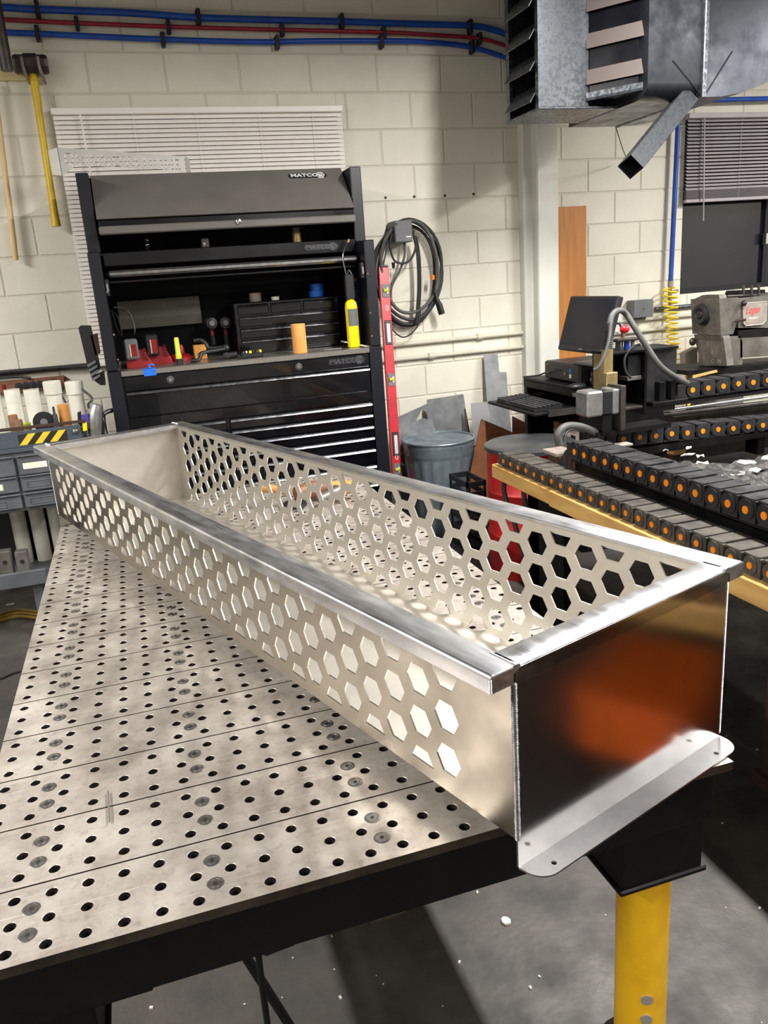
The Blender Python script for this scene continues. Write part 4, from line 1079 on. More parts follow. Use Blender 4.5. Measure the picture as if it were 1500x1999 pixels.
# ------------------------------------------------------------------ steel column and plywood
st = struct('trim_1', MB().cbox(2.665, 2.735, WY - 0.07, WY - 0.001, 0, 3.74, 0.006), 'pilaster_paint')
st = struct('trim_2', MB().cbox(2.728, 2.882, WY - 0.14, WY - 0.001, 0, 3.74, 0.008), 'pilaster_paint')
a = at(1081, 405, Y=WY - 0.03); b = at(1144, 700, Y=WY - 0.03)
tag(MB().cbox(a.x, at(1144, 405, Y=WY - .03).x, WY - 0.04, WY - 0.02, 0.3, a.z, 0.002).build('plywood_board', 'wood_orange', None), 'tall orange-brown wooden board against the wall behind the monitor', 'board')
c0 = at(1237, 587, Y=WY - 0.09); c1 = at(1274, 618, Y=WY - 0.09)
t = thing('outlet_box', 'grey steel outlet box on the wall left of the yellow coil hose', 'box', (c0.x, WY - 0.05, c1.z))
MB().cbox(c0.x, c1.x, WY - 0.10, WY - 0.01, c1.z, c0.z, 0.004).build('box', 'plastic_grey', t)
MB().lathe([(0.005, 0), (0.005, -0.002)], 8, ((c0.x + c1.x) / 2, WY - 0.10, (c0.z + c1.z) / 2), 'y').build('screw', 'chrome', t)
c0 = at(1196, 615, Y=WY - .02); c1 = at(1213, 650, Y=WY - .02)
t = thing('wall_outlet', 'white wall outlet with a black plug right of the monitor', 'outlet', (c0.x, WY, c1.z))
MB().cbox(c0.x, c1.x + 0.02, WY - 0.02, WY - 0.005, c1.z, c0.z + 0.04, 0.003).build('plate', 'white_print', t)
MB().tube(smoothpath([at(1203, 632, Y=WY - .05), at(1210, 633, Y=WY - .07), at(1215, 650, Y=WY - .06), at(1215, 690, Y=WY - .06)], 5), 0.007, 8).build('plug_cord', 'rubber_black', t, True)

# ------------------------------------------------------------------ scraps leaning on the wall
def lean(name, label, cat, px, Y, m, tilt=0.0, th=0.003, hole=None):
    """thin sheet standing on its lowest edge and leaning on the wall; px outline on plane Y"""
    P = [at(x, y, Y=Y) for x, y in px]
    z0 = min(p.z for p in P)
    P = [Vector((p.x, Y + (p.z - z0) * tilt - 0, p.z)) for p in P]
    me = None
    o = MB().prism(P, (0, th, 0)).build(name, m, None)
    return tag(o, label, cat)
lean('steel_offcut', 'tall narrow grey steel strip leaning on the wall by the column', 'sheet metal', [(965, 695), (993, 694), (994, 730), (1008, 730), (1009, 790), (1012, 1000), (968, 1000)], 3.80, 'sheet_steel', 0.15)
lean('steel_offcut', 'square blue-grey steel sheet standing behind the trash can', 'sheet metal', [(839, 782), (911, 771), (921, 845), (930, 1010), (845, 1010)], 3.86, 'sheet_steel', 0.06)
def tri_sheet():
    Y = 3.80
    P = [at(x, y, Y=Y) for x, y in [(768, 818), (835, 788), (850, 840), (870, 1000), (770, 1000)]]
    o = P[0]
    H = [at(x, y, Y=Y) for x, y in [(824, 799), (831, 803), (839, 820), (826, 816), (812, 822)]]
    me = sheet([(p.x - o.x, p.z) for p in P], [[(p.x - o.x, p.z) for p in H]], 0.003)
    ob = bpy.data.objects.new('steel_offcut', me); COL.objects.link(ob); me.materials.append(MATS['sheet_steel'])
    for v in me.vertices: v.co = Vector((v.co.x, v.co.z, v.co.y))
    ob.location = (o.x, Y, 0); ob['label'] = 'grey steel offcut with a triangular cut-out beside the red level'; ob['category'] = 'sheet metal'
tri_sheet()
lean('steel_offcut', 'bright white-reflecting metal sheet behind the rusty plate', 'sheet metal', [(929, 790), (960, 787), (966, 812), (960, 870), (962, 1000), (934, 1000)], 3.70, 'sheet_bright', 0.1)
lean('rusty_plate', 'rust-brown plate leaning between the trash can and the red drum', 'sheet metal', [(953, 822), (1018, 850), (1000, 1000), (920, 1000), (925, 925)], 3.33, 'rust', 0.16, 0.006)
lean('steel_offcut', 'dark narrow strip behind the right rim of the trash can', 'sheet metal', [(915, 800), (918, 801), (924, 845), (926, 1000), (918, 1000)], 3.78, 'steel_dark', 0.1)
lean('rusty_plate', 'rust-stained plate under the keyboard tray', 'sheet metal', [(1010, 815), (1040, 830), (1045, 1000), (1000, 1000)], 3.62, 'rust', 0.1, 0.006)

# ------------------------------------------------------------------ trash can
def trash():
    c = Vector((1.875, 3.60, 0)); H = 0.598; R1 = 0.222; R0 = 0.175
    t = thing('trash_can', 'ribbed galvanised trash can standing against the wall', 'trash can', c)
    n = 72; V = []; F = []
    rows = [(0.0, 0), (0.04, 0), (0.06, 1), (0.47, 1), (0.485, 0), (0.5, 0.0), (0.52, 0.35), (0.54, 0), (0.56, 0.35), (0.585, 0)]
    for (z, rib) in rows:
        r = R0 + (R1 - R0) * z / H
        for k in range(n):
            w_ = 0.0
            if rib == 1: w_ = 0.005 * (1 if (k // 2) % 2 == 0 else -0.6)
            elif rib: w_ = 0.006
            a = 2 * PI * k / n; V.append((c.x + (r + w_) * math.cos(a), c.y + (r + w_) * math.sin(a), z))
    m = len(rows)
    F = [(i * n + k, i * n + (k + 1) % n, (i + 1) * n + (k + 1) % n, (i + 1) * n + k) for i in range(m - 1) for k in range(n)]
    MB().add(V, F).build('wall', 'galv_can', t, 50)
    MB().lathe([(0.0005, 0.02), (R0 - 0.003, 0.02), (R1 - 0.004, H - 0.01)], 48, c).build('liner', 'galv_can', t, True)
    pts = [c + Vector((R1 * math.cos(a), R1 * math.sin(a), H - 0.008)) for a in [2 * PI * k / 48 for k in range(48)]]
    MB().tube(pts, 0.0075, 8, closed=True).build('rim', 'galv_can', t, True)
    for s in (-1, 1):
        x = c.x + s * (R1 - 0.006)
        MB().tube(smoothpath([(x, c.y - 0.05, 0.52), (x + s * 0.022, c.y - 0.048, 0.515), (x + s * 0.026, c.y - 0.04, 0.46), (x + s * 0.026, c.y + 0.04, 0.46), (x + s * 0.022, c.y + 0.048, 0.515), (x, c.y + 0.05, 0.52)], 4), 0.005, 6).build('handle', 'steel_dark', t, True)
trash()
# black crate between can and drum
p = at(934, 960, Y=3.06)
t = thing('plastic_crate', 'black slatted plastic crate on the floor beside the red drum', 'crate', (p.x, 3.19, 0))
x0, x1, y0, y1, h = p.x - 0.07, p.x + 0.05, 3.06, 3.32, 0.42
MB().box(x0, x1, y0, y1, 0, 0.02).build('bottom', 'plastic_black', t)
for z in (0.02, 0.10, 0.18, 0.26, 0.34, 0.40):
    MB().box(x0, x1, y0, y0 + 0.01, z, z + 0.03).box(x0, x1, y1 - 0.01, y1, z, z + 0.03).box(x0, x0 + 0.01, y0 + 0.01, y1 - 0.01, z, z + 0.03).box(x1 - 0.01, x1, y0 + 0.01, y1 - 0.01, z, z + 0.03).build('slat_ring', 'plastic_black', t)
for (a, b) in ((x0, y0), (x1 - 0.012, y0), (x0, y1 - 0.012), (x1 - 0.012, y1 - 0.012)): MB().box(a, a + 0.012, b, b + 0.012, 0.02, 0.43).build('post', 'plastic_black', t)

# red drum
c = Vector((2.04, 2.70, 0)); r = 0.225; H = 0.690
t = thing('steel_drum', 'red steel drum with a dark lid behind the cable chain', 'drum', c)
MB().lathe([(r, 0), (r, 0.22), (r + 0.007, 0.23), (r, 0.24), (r, 0.45), (r + 0.007, 0.46), (r, 0.47), (r, H - 0.02), (r + 0.006, H - 0.012), (r + 0.006, H - 0.004), (r - 0.008, H - 0.002)], 48, c).build('shell', 'red_drum', t, 50)
MB().lathe([(r + 0.012, H - 0.015), (r + 0.013, H + 0.004), (r, H + 0.012), (0.08, H + 0.02), (0.0005, H + 0.02)], 48, c).build('lid', 'lid_dark', t, 50)

# ------------------------------------------------------------------ left rack
RF = 3.00
rk = thing('storage_rack', 'blue-grey steel rack of small labelled drawers left of the tool chest', 'rack', (-0.6, 3.2, 0))
def zat(px, py, Y=RF): return at(px, py, Y=Y).z
def xat(px, py, Y=RF): return at(px, py, Y=Y).x
xr = xat(110, 900); xr2 = xat(158, 840)
zH0, zH1 = zat(60, 872), zat(60, 840)
hz_ = MB().cbox(-1.25, xr2, RF, RF + 0.02, zH0, zH1, 0.003).build('hazard_panel', 'rack_blue', rk)
# hazard tape: alternating slanted strips
ta, tb = xat(36, 858), xat(132, 853)
za, zb = zat(70, 866), zat(70, 845); hh = zb - za
MB().box(ta, tb, RF - 0.0012, RF, za, zb).build('tape_black', 'ink_black', hz_)
n = 3; wv = (tb - ta) / (n + 0.2)
for k in range(n):
    a = ta + k * wv
    MB().prism([(a, RF - 0.002, za), (a + wv * 0.5, RF - 0.002, za), (min(tb, a + wv * 0.5 + hh * .9), RF - 0.002, zb), (min(tb, a + hh * .9), RF - 0.002, zb)], (0, 0.001, 0)).build('tape_stripe', 'hazard_yellow', hz_)
MB().cbox(-1.25, xr2, RF, RF + 0.29, zH0 - 0.022, zH0, 0.003).build('top_shelf', 'rack_blue', rk)
for x in (-1.25, xr2 - 0.03):
    for y in (RF, RF + 0.39): MB().box(x, x + 0.03, y + (0.02 if y == RF else 0), y + 0.035, 0.12, zH1 + (0 if y == RF else 0.0)).build('upright', 'rack_blue', rk)
MB().box(-1.25, xr2, RF + 0.41, RF + 0.42, 0.20, 0.86).build('back_panel', 'plastic_black', rk)
MB().box(-1.262, -1.25, RF, RF + 0.42, 0.12, zH1).build('side_panel', 'rack_blue', rk)  # unseen sheet, added to keep the left lamps off the tubes
MB().box(xr2, xr2 + 0.006, RF + 0.02, RF + 0.42, 0.12, zH1 - 0.02).build('side_panel', 'rack_blue', rk)  # added with the left sheet to shade the rack inside
MB().box(-1.25, xr2, RF + 0.30, RF + 0.305, 0.60, 0.86).build('inner_panel', 'plastic_black', rk)
l = MB().lathe([(0.012, 0), (0.012, -0.006), (0.006, -0.01)], 12, (xat(147, 842), RF - 0.001, zat(147, 842)), 'y').build('bolt', 'screw_steel', rk, 40)
# drawers, two columns and three rows in view
cols = [(xat(-78, 905), xat(-2 + 37, 905)), (xat(36, 905), xat(106, 905))]
cols = [(-1.10, -0.915), (-0.905, -0.715), (-0.705, xat(35, 925) - 0.002), (xat(36, 925), xat(110, 925))]
rows = [(zat(40, 930), zat(40, 888)), (zat(42, 962), zat(42, 928)), (zat(45, 994), zat(45, 962))]
MB().cbox(-1.12, cols[-1][1] + 0.012, RF + 0.012, RF + 0.28, rows[2][0] - 0.012, rows[0][1] + 0.012, 0.003).build('drawer_case', 'bin_grey', rk)
for ci, (a, b) in enumerate(cols):
    for ri, (za, zb) in enumerate(rows):
        d = MB().cbox(a + 0.004, b - 0.004, RF - 0.004, RF + 0.02, za + 0.004, zb - 0.006, 0.004).build('drawer', 'bin_grey', rk)
        MB().cbox(a + 0.004, b - 0.004, RF - 0.014, RF, zb - 0.010, zb - 0.002, 0.003).build('drawer_lip', 'bin_grey', d)
        m_ = (a + b) / 2; zc = (za + zb) / 2 - 0.006
        if (ri == 0 and ci >= 2) or (ri == 1 and ci == 2):
            MB().box(m_ - 0.055, m_ + 0.05, RF - 0.0055, RF - 0.004, zc - 0.012, zc + 0.016).build('paper_label', 'label_white', d)
        else:
            MB().tube([(m_ - 0.05, RF - 0.005, zc - 0.012), (m_ + 0.05, RF - 0.005, zc - 0.012), (m_ + 0.05, RF - 0.005, zc + 0.014), (m_ - 0.05, RF - 0.005, zc + 0.014)], 0.0018, 5, closed=True).build('label_frame', 'bin_grey', d)
zS = zat(45, 1000)
zT0, zT1 = zat(40, 1145), zat(40, 1115)
MB().cbox(-1.25, xat(92, 1120), RF - 0.02, RF, zT0, zT1, 0.004).build('tray_front', 'bin_grey', rk)
MB().cbox(-1.25, xat(92, 1120), RF, RF + 0.42, zT0, zT0 + 0.015, 0.003).build('tray', 'bin_grey', rk)
for x in (-1.2, xat(92, 1120) - 0.06):
    for y in (RF + 0.04, RF + 0.36): MB().cyl((x - 0.015, y, 0.05), (x + 0.015, y, 0.05), 0.05, n=18).build('caster_wheel', 'rubber_black', rk, 40)
for x in (-1.2, xat(92, 1120) - 0.06):
    for y in (RF + 0.04, RF + 0.36): MB().box(x - 0.02, x + 0.02, y - 0.02, y + 0.02, 0.09, zT0).build('caster_post', 'bin_grey', rk)
# white plastic tubes standing in the rack
pvs = [(-18, 800, 0), (21, 792, 0), (60, 792, 0), (100, 771, 1), (144, 771, 1)]
lbl = ['leftmost white plastic tube standing in the rack, mostly cut off by the picture edge', 'plain white plastic tube standing in the rack behind the two wooden hammer ends', 'plain white plastic tube standing in the rack left of the cut-off disc', 'white plastic tube with a cap standing in the rack right of the disc', 'rightmost capped white plastic tube beside the purple grinder']
for (px, py, cap), lb_ in zip(pvs, lbl):
    c = at(px, py, Y=3.22); r = 0.037
    top = at(px, 765 if not cap else 752, Y=3.22).z
    zb_ = zT0 + 0.016
    t = thing('plastic_tube', lb_, 'tube', (c.x, 3.34, zb_), group='white tubes in the rack')
    c.y = 3.345 if True else 3.22
    MB().lathe([(r - 0.005, top - zb_ - 0.004), (r - 0.005, top - zb_), (r, top - zb_), (r, 0), (r - 0.005, 0), (r - 0.005, top - zb_ - 0.004)], 24, (c.x, c.y, zb_)).build('tube', 'pvc', t, 50)
    MB().lathe([(0.0005, -0.06), (r - 0.005, -0.06)], 24, (c.x, c.y, top)).build('inner_end', 'pvc', t)
    if cap: MB().lathe([(r + 0.006, -0.055), (r + 0.006, 0.006), (r, 0.010), (0.0005, 0.010)], 24, (c.x, c.y, top)).build('cap', 'pvc', t, 50)
# drilled steel blocks on the tray
for k, px in enumerate((10, 44)):
    c = at(px, 1090, Y=RF + 0.03)
    t = thing('drilled_block', ('left' if k == 0 else 'right') + ' of two drilled steel blocks on the bottom tray of the rack', 'block', (c.x, RF + 0.03, zT0 + 0.015), group='drilled blocks')
    zb_ = zT0 + 0.0155; h = at(px, 1074, Y=RF + .03).z - zb_
    MB().cbox(c.x - 0.028, c.x + 0.028, RF + 0.004, RF + 0.06, zb_, zb_ + h, 0.003).build('block', 'lathe_grey', t)
    for q in (0.3, 0.68): MB().lathe([(0.011, 0), (0.011, -0.001)], 14, (c.x, RF + 0.004, zb_ + h * q), 'y').build('bore', 'ink_black', t)
# yellow cable on the floor under the rack
pts = [Vector((-1.1 + 0.05 * k, 3.25 + 0.05 * math.sin(k * 0.9), 0.012)) for k in range(16)]
for j in range(3):
    tag(MB().tube(smoothpath([p + Vector((0, 0.035 * j, 0.004 * j)) for p in pts], 3), 0.008, 6).build('floor_cable', 'old_brass', None, True), 'yellow cable lying on the floor under the rack, ' + ('nearest', 'middle', 'farthest')[j] + ' strand', 'cable', 'yellow cables')
# brown power strip on the wall
a = at(-40, 757, Y=WY - 0.04); b = at(128, 745, Y=WY - 0.04); z = at(64, 751, Y=WY - .04).z
t = thing('power_strip', 'brown power strip with outlets fixed to the wall', 'power strip', (a.x, WY, z - 0.03))
MB().cbox(a.x, b.x, WY - 0.05, WY - 0.006, z - 0.033, z + 0.033, 0.006).build('housing', 'strip_brown', t)
MB().cbox(xat(4, 757, WY - .05), xat(11, 757, WY - .05), WY - 0.056, WY - 0.05, z - 0.018, z + 0.018, 0.002).build('switch', 'tool_red', t)
for px in (36, 50, 64, 78): MB().lathe([(0.021, 0), (0.021, -0.003), (0.014, -0.004)], 16, (xat(px, 750, WY - .05), WY - 0.05, z), 'y').build('outlet', 'ink_black', t, 40)
MB().lathe([(0.02, 0), (0.018, -0.035), (0.008, -0.045)], 14, (xat(92, 747, WY - .05), WY - 0.05, z), 'y').build('plug', 'strip_brown', t, 40)
MB().cbox(xat(99, 745, WY - .05), xat(112, 745, WY - .05), WY - 0.09, WY - 0.05, z - 0.022, z + 0.022, 0.004).build('adapter', 'plastic_black', t)
tag(MB().tube(smoothpath([at(92, 748, Y=WY - .09), at(108, 756, Y=WY - .1), at(118, 770, Y=WY - .1), at(128, 785, Y=WY - .15)], 5), 0.0055, 6).build('strip_cord', 'rubber_grey', None, True), 'grey cord running from the brown power strip', 'cord')
# objects on the rack top
zt_ = zH0 + 0.001
for k, (px, py, h) in enumerate(((22, 813, 0), (34, 820, 1))):
    c = at(px, py, Y=RF + 0.06)
    t = thing('wooden_peg', ('left' if k == 0 else 'right') + ' of two dark wooden handle ends sticking out of the rack top', 'tool handle', (c.x, RF + 0.06, zt_), group='handle ends')
    MB().lathe([(0.021, 0), (0.021, c.z - zt_ - 0.003), (0.0195, c.z - zt_)], 18, (c.x, RF + 0.06 + 0.04 * (1 - h), zt_)).build('shaft', 'peg_wood', t, 40)
    MB().lathe([(0.019, 0), (0.019, 0.0015)], 18, (c.x, RF + 0.06 + 0.04 * (1 - h), c.z)).build('end_grain', 'cardboard', t)
c = at(86, 824, Y=RF + 0.10)
t = thing('cutting_disc', 'black cut-off disc standing on the rack', 'disc', (c.x, RF + 0.1, c.z - 0.05))
MB().lathe([(0.008, 0.004), (0.05, 0.004), (0.05, 0), (0.008, 0)], 30, (c.x, RF + 0.1, c.z), 'y').build('disc', 'plastic_black', t, 40)
MB().lathe([(0.017, 0), (0.017, -0.004), (0.006, -0.005)], 18, (c.x, RF + 0.1, c.z), 'y').build('hub', 'plastic_grey', t, 40)
c = at(109, 822, Y=RF + 0.1)
t = thing('drill_chuck', 'black drill chuck beside the cut-off disc on the rack', 'tool', (c.x, RF + 0.1, zt_))
MB().lathe([(0.022, 0), (0.024, 0.05), (0.020, 0.07), (0.012, 0.09), (0.012, 0.12), (0.006, 0.13), (0.005, 0.16)], 18, (c.x, RF + 0.1, zt_)).build('chuck', 'plastic_black', t, 40)
c = at(126, 805, Y=RF + 0.18)
tag(MB().lathe([(0.026, 0), (0.026, 0.16), (0.022, 0.162)], 20, (c.x, RF + 0.14, zt_)).build('amber_tube', 'box_orange', None, 40), 'orange cylinder standing between the white tubes on the rack', 'tube')
c = at(46, 815, Y=RF + 0.2)
tag(MB().cbox(c.x - 0.03, c.x + 0.03, RF + 0.16, RF + 0.2, zt_, zt_ + 0.09, 0.004).build('green_box', 'vial_green', None), 'small yellow-green box behind the wooden handle ends', 'box')
# angle grinder with purple and yellow collar
c = at(180, 820, Y=RF + 0.09)
t = thing('angle_grinder', 'chrome and black angle grinder with purple and yellow clamp beside the tool chest', 'power tool', (c.x, RF + 0.09, zt_))
gp = lambda x, y, d=0.0: at(x, y, Y=RF + 0.06 + d)
MB().tube([gp(190, 790), gp(186, 806), gp(184, 822), gp(186, 850)], [0.026, 0.034, 0.036, 0.03], 14).build('motor', 'motor_silver', t, 40)
MB().prism([gp(174, 795), gp(196, 792), gp(204, 812), gp(200, 818), (gp(176, 812))], (0, 0.05, 0)).build('guard', 'plastic_black', t)
MB().prism([gp(196, 822), gp(207, 824), gp(204, 850), gp(192, 850)], (0, 0.06, 0)).build('rear_case', 'plastic_black', t)
MB().prism([gp(158, 812, -.03), gp(172, 808, -.03), gp(174, 836, -.03), gp(160, 832, -.03)], (0, 0.04, 0)).build('clamp_jaw', 'purple', t)
MB().prism([gp(161, 826, -.05), gp(169, 824, -.05), gp(170, 840, -.05), gp(162, 842, -.05)], (0, 0.03, 0)).build('clamp_pad', 'tool_yellow', t)
MB().prism([gp(151, 806, -.02), gp(158, 804, -.02), gp(160, 832, -.02), gp(153, 834, -.02)], (0, 0.03, 0)).build('clamp_rack', 'plastic_black', t)
MB().cbox(xat(-30, 833), xat(168, 829), RF + 0.005, RF + 0.018, zat(90, 834), zat(90, 828), 0.002).build('clamp_bar', 'rust_dark', t)
MB().tube(smoothpath([at(160, 760, Y=3.25), at(180, 778, Y=3.2), at(172, 790, Y=3.18), at(176, 800, Y=3.10)], 6), 0.006, 6).build('cord', 'rubber_black', t, True)
# ------------------------------------------------------------------ plasma cutting table
BX = 1.60
pt = thing('plasma_table', 'plasma cutting table with tan side beams right of the planter', 'cutting table', (2.6, 1.0, 0))
yfar = at(960, 912, X=BX).y
ysp = at(1072, 955, X=BX).y
MB().cbox(BX, BX + 0.15, ysp + 0.004, yfar, 0.672, 0.7345, 0.004).build('side_beam', 'wood_beam', pt)
MB().cbox(BX - 0.004, BX + 0.15, -1.6, ysp - 0.004, 0.668, 0.7345, 0.004).build('side_beam', 'wood_beam', pt)
MB().box(BX + 0.15, BX + 0.20, -1.6, yfar - 0.02, 0.60, 0.72).build('inner_beam', 'black_steel', pt)
MB().cbox(1.80, 1.93, -1.6, 1.85, 0.56, 0.80, 0.004).build('rail_beam', 'black_steel', pt)
MB().cbox(1.795, 1.83, -1.6, 1.84, 0.80, 0.812, 0.002).build('guide_rail', 'counter_steel', pt)
MB().box(1.66, 1.70, 1.70, 2.0, 0.0, 0.668).build('skirt_panel', 'black_steel', pt)
for y in (1.95, 0.72, -1.4):
    if y != 0.72: MB().cbox(1.66, 1.76, y - 0.05, y + 0.05, 0.0, 0.668, 0.006).build('leg', 'black_steel' if y > 0 else 'rust_dark', pt)
MB().cbox(1.77, 1.90, 0.56, 0.72, 0.04, 0.56, 0.004).build('leg', 'rust_dark', pt)
MB().box(1.755, 1.915, 0.545, 0.735, 0.0, 0.04).build('foot', 'rust_dark', pt)
MB().box(1.93, 4.2, -1.6, 2.42, 0.52, 0.56).build('water_pan', 'black_steel', pt)
MB().cbox(4.2, 4.35, -1.6, 2.4, 0.5, 0.78, 0.004).build('rail_beam', 'black_steel', pt)
for x, y in ((4.27, 2.2), (4.27, -1.4)): MB().cbox(x - .05, x + .05, y - .05, y + .05, 0, 0.5, 0.005).build('leg', 'black_steel', pt)
# slats standing in the bed
sl = MB().box(0, 2.25, 0, 0.004, 0, 0.12).mesh('bed_slat'); sl.materials.append(MATS['black_steel'])
inv = WM[pt.name].inverted()
for k in range(26):
    inst('bed_slat', sl, None, pt, Matrix.Translation(inv @ Vector((1.94, 1.82 - k * 0.07, 0.56))))
# slag heaped on the slats
def slag():
    nx, ny = 90, 130; V = []; F = []
    rnd = random.Random(3)
    for j in range(ny):
        for i in range(nx):
            x = 1.95 + 2.2 * i / (nx - 1); y = -1.55 + 3.38 * j / (ny - 1)
            h = 0.685 + 0.028 * math.sin(y * 22 + math.sin(x * 5) * 1.3) + 0.018 * rnd.random() + 0.02 * math.sin(x * 9 + y * 4)
            V.append((x, y, h))
    for j in range(ny - 1):
        for i in range(nx - 1): F.append((j * nx + i, j * nx + i + 1, (j + 1) * nx + i + 1, (j + 1) * nx + i))
    o = MB().add(V, F).build('slag', 'slag', pt, True); o['kind'] = 'stuff'
slag()

def chain(name, label, n, p, start, d, side, up, w_, h, m, far_end=True, rnd=9):
    """energy chain: links along d from start (first pin); 'side' points to the face with the pins"""
    d = Vector(d); side = Vector(side); up = Vector(up); start = Vector(start)
    t = thing(name, label, 'cable chain', start - up * (h / 2), group='cable carrier chains')
    # link mesh in local axes: a along d, b along side (0 at pin face, negative inside), c up
    mb = MB(); ov = p * 0.62
    def rot(P): return [d * a + side * b + up * c for a, b, c in P]
    for s0, s1 in ((-0.012, 0.0), (-w_, -w_ + 0.012)):
        pr = [(-ov * 0.55 + 0.02 * 0, -h / 2), (p * 0.55, -h / 2)]
        pts = [(p * 0.5, -h / 2), (p * 0.5, h / 2 - 0.004)] + [(-p * 0.0 + (h / 2) * math.cos(a), (h / 2) * math.sin(a)) for a in [PI / 2 + k * PI / 8 for k in range(0, 9)]]
        P = rot([(a, s0, c) for a, c in pts]); mb.prism(P, side * (s1 - s0))
    # raised round boss on the pin side
    for k in range(1):
        c0 = side * 0.0; mb.cyl(c0, c0 + side * 0.003, h * 0.43, n=20)
    # top and bottom bars
    for zc in (h / 2 - 0.002, -h / 2 + 0.002):
        for (a0, a1) in ((-p * 0.42, p * 0.40),):
            P = rot([(a0, -0.002, zc - 0.003), (a1, -0.002, zc - 0.003), (a1, -0.002, zc + 0.003), (a0, -0.002, zc + 0.003)])
            mb.prism(P, side * (-w_ + 0.004))
    me = mb.mesh('link', 40); me.materials.append(MATS[m])
    pin = MB().cyl(side * 0.002, side * 0.0055, h * 0.17, n=16).mesh('pin'); pin.materials.append(MATS['orange_pin'])
    inv = WM[t.name].inverted()
    rr = random.Random(rnd)
    for k in range(n):
        q = start + d * p * k + up * rr.uniform(-0.0015, 0.0015)
        l = inst('link', me, None, t, Matrix.Translation(inv @ q))
        inst('pin', pin, None, l, Matrix.Identity(4))
    e = start - d * p * 0.9
    for s0, s1 in ((-0.010, 0.0), (-w_, -w_ + 0.010)):
        mb = MB().prism([e + side * s0 - up * h * .42 + d * p * 1.0, e + side * s0 - up * h * .42, e + side * s0 + up * h * .42, e + side * s0 + up * h * .42 + d * p * 1.0], side * (s1 - s0))
        mb.build('end_plate', m, t)
    return t
c1z = 0.764; c1x = 1.618
chain('cable_chain', 'dusty black cable chain with orange pins lying on the tan beam', 38, 0.0709, (c1x, 2.135, c1z), (0, -1, 0), (-1, 0, 0), (0, 0, 1), 0.105, 0.058, 'chain_dusty')
chain('cable_chain', 'cleaner black cable chain with orange pins above the guide rail', 32, 0.0714, (1.727, 1.722, 0.866), (0, -1, 0), (-1, 0, 0), (0, 0, 1), 0.115, 0.070, 'chain_black')
MB().box(1.73, 1.85, -0.56, 1.76, 0.822, 0.829).build('chain_tray', 'black_steel', pt)
for y in (1.6, 0.9, 0.2, -0.4): MB().box(1.80, 1.85, y - 0.02, y + 0.02, 0.80, 0.822).build('tray_bracket', 'black_steel', pt)

# ------------------------------------------------------------------ gantry
gt = thing('gantry', 'black motorised gantry with steel rods across the plasma table', 'gantry', (3.0, 2.05, 0.5))
GY = 2.02
a = at(1216.6, 856.3, Y=GY); b = at(1489, 830.4, Y=GY)
dv = (b - a).normalized(); dv.y = 0; dv.normalize()
chain('cable_chain', 'black cable chain with orange pins running sideways low on the gantry', 19, (b - a).length / 9, a, dv, (0, -1, 0), (-dv.z, 0, dv.x), 0.10, 0.068, 'chain_black')
zl_ = a.z - 0.06
MB().box(a.x - 0.05, 4.2, GY + 0.0, GY + 0.12, zl_ - 0.03, zl_ + 0.005).build('chain_shelf', 'black_steel', gt)
for x in (2.35, 2.9, 3.5): MB().box(x, x + 0.04, GY + 0.02, GY + 0.1, 0.64, zl_ - 0.03).build('shelf_post', 'black_steel', gt)
G2 = 2.12
a2 = at(1352, 761.3, Y=G2); b2 = at(1499, 742.1, Y=G2)
dv2 = (b2 - a2).normalized()
chain('cable_chain', 'black cable chain with orange pins running sideways high on the gantry', 16, (b2 - a2).length / 5, a2, dv2, (0, -1, 0), Vector((-dv2.z, 0, dv2.x)), 0.10, 0.072, 'chain_black')
MB().box(a2.x - 0.08, 4.2, G2 + 0.0, G2 + 0.13, a2.z - 0.062, a2.z - 0.048).build('chain_shelf', 'black_steel', gt)
r0 = at(1330, 797, Y=2.10); r1 = at(1500, 774, Y=2.10); dr = (r1 - r0).normalized()
MB().cyl(r0 - dr * 0.1, r0 + dr * 1.5, 0.007, n=10).build('guide_rod', 'chrome', gt, 40)
r0 = at(1330, 806, Y=2.14); r1 = at(1500, 786, Y=2.14); dr = (r1 - r0).normalized()
MB().cyl(r0 - dr * 0.1, r0 + dr * 1.5, 0.011, n=10).build('guide_rod', 'steel_dark', gt, 40)
MB().box(2.55, 4.3, 2.20, 2.28, 0.62, 0.84).build('gantry_beam', 'steel_dark', gt)
MB().box(4.2, 4.35, 1.95, 2.35, 0.78, 1.0).build('end_truck', 'black_steel', gt)
# carriage: open black box of plates
CY = 2.05
q = lambda x, y, Y=CY: at(x, y, Y=Y)
xl, xm, xr_ = q(1193, 740).x, q(1257, 740).x, q(1330, 740).x
zt_, zb_ = q(1230, 690).z, q(1230, 800).z
ca = thing('torch_carriage', 'open black plate box holding the torch motors on the gantry', 'carriage', ((xl + xr_) / 2, CY, zb_))
MB().cbox(xl, xm + 0.01, CY + 0.14, CY + 0.15, zb_, zt_, 0.002).build('back_plate', 'black_steel', ca)
MB().cbox(xl, xr_ - 0.02, CY - 0.005, CY + 0.16, zt_, zt_ + 0.012, 0.002).build('top_plate', 'black_steel', ca)
MB().cbox(xm, xm + 0.012, CY - 0.01, CY + 0.15, zb_ - 0.03, zt_, 0.002).build('side_plate', 'black_steel', ca)
MB().cbox(xm + 0.012, xr_ - 0.01, CY + 0.02, CY + 0.032, zb_ - 0.03, zt_, 0.002).build('front_plate', 'chain_black', ca)
MB().cbox(xl, xl + 0.008, CY + 0.0, CY + 0.14, zb_ + 0.01, zt_, 0.002).build('side_plate', 'brass', ca)
MB().cbox(xl, xm, CY + 0.0, CY + 0.14, zb_ + 0.0, zb_ + 0.012, 0.002).build('bottom_plate', 'steel_dark', ca)
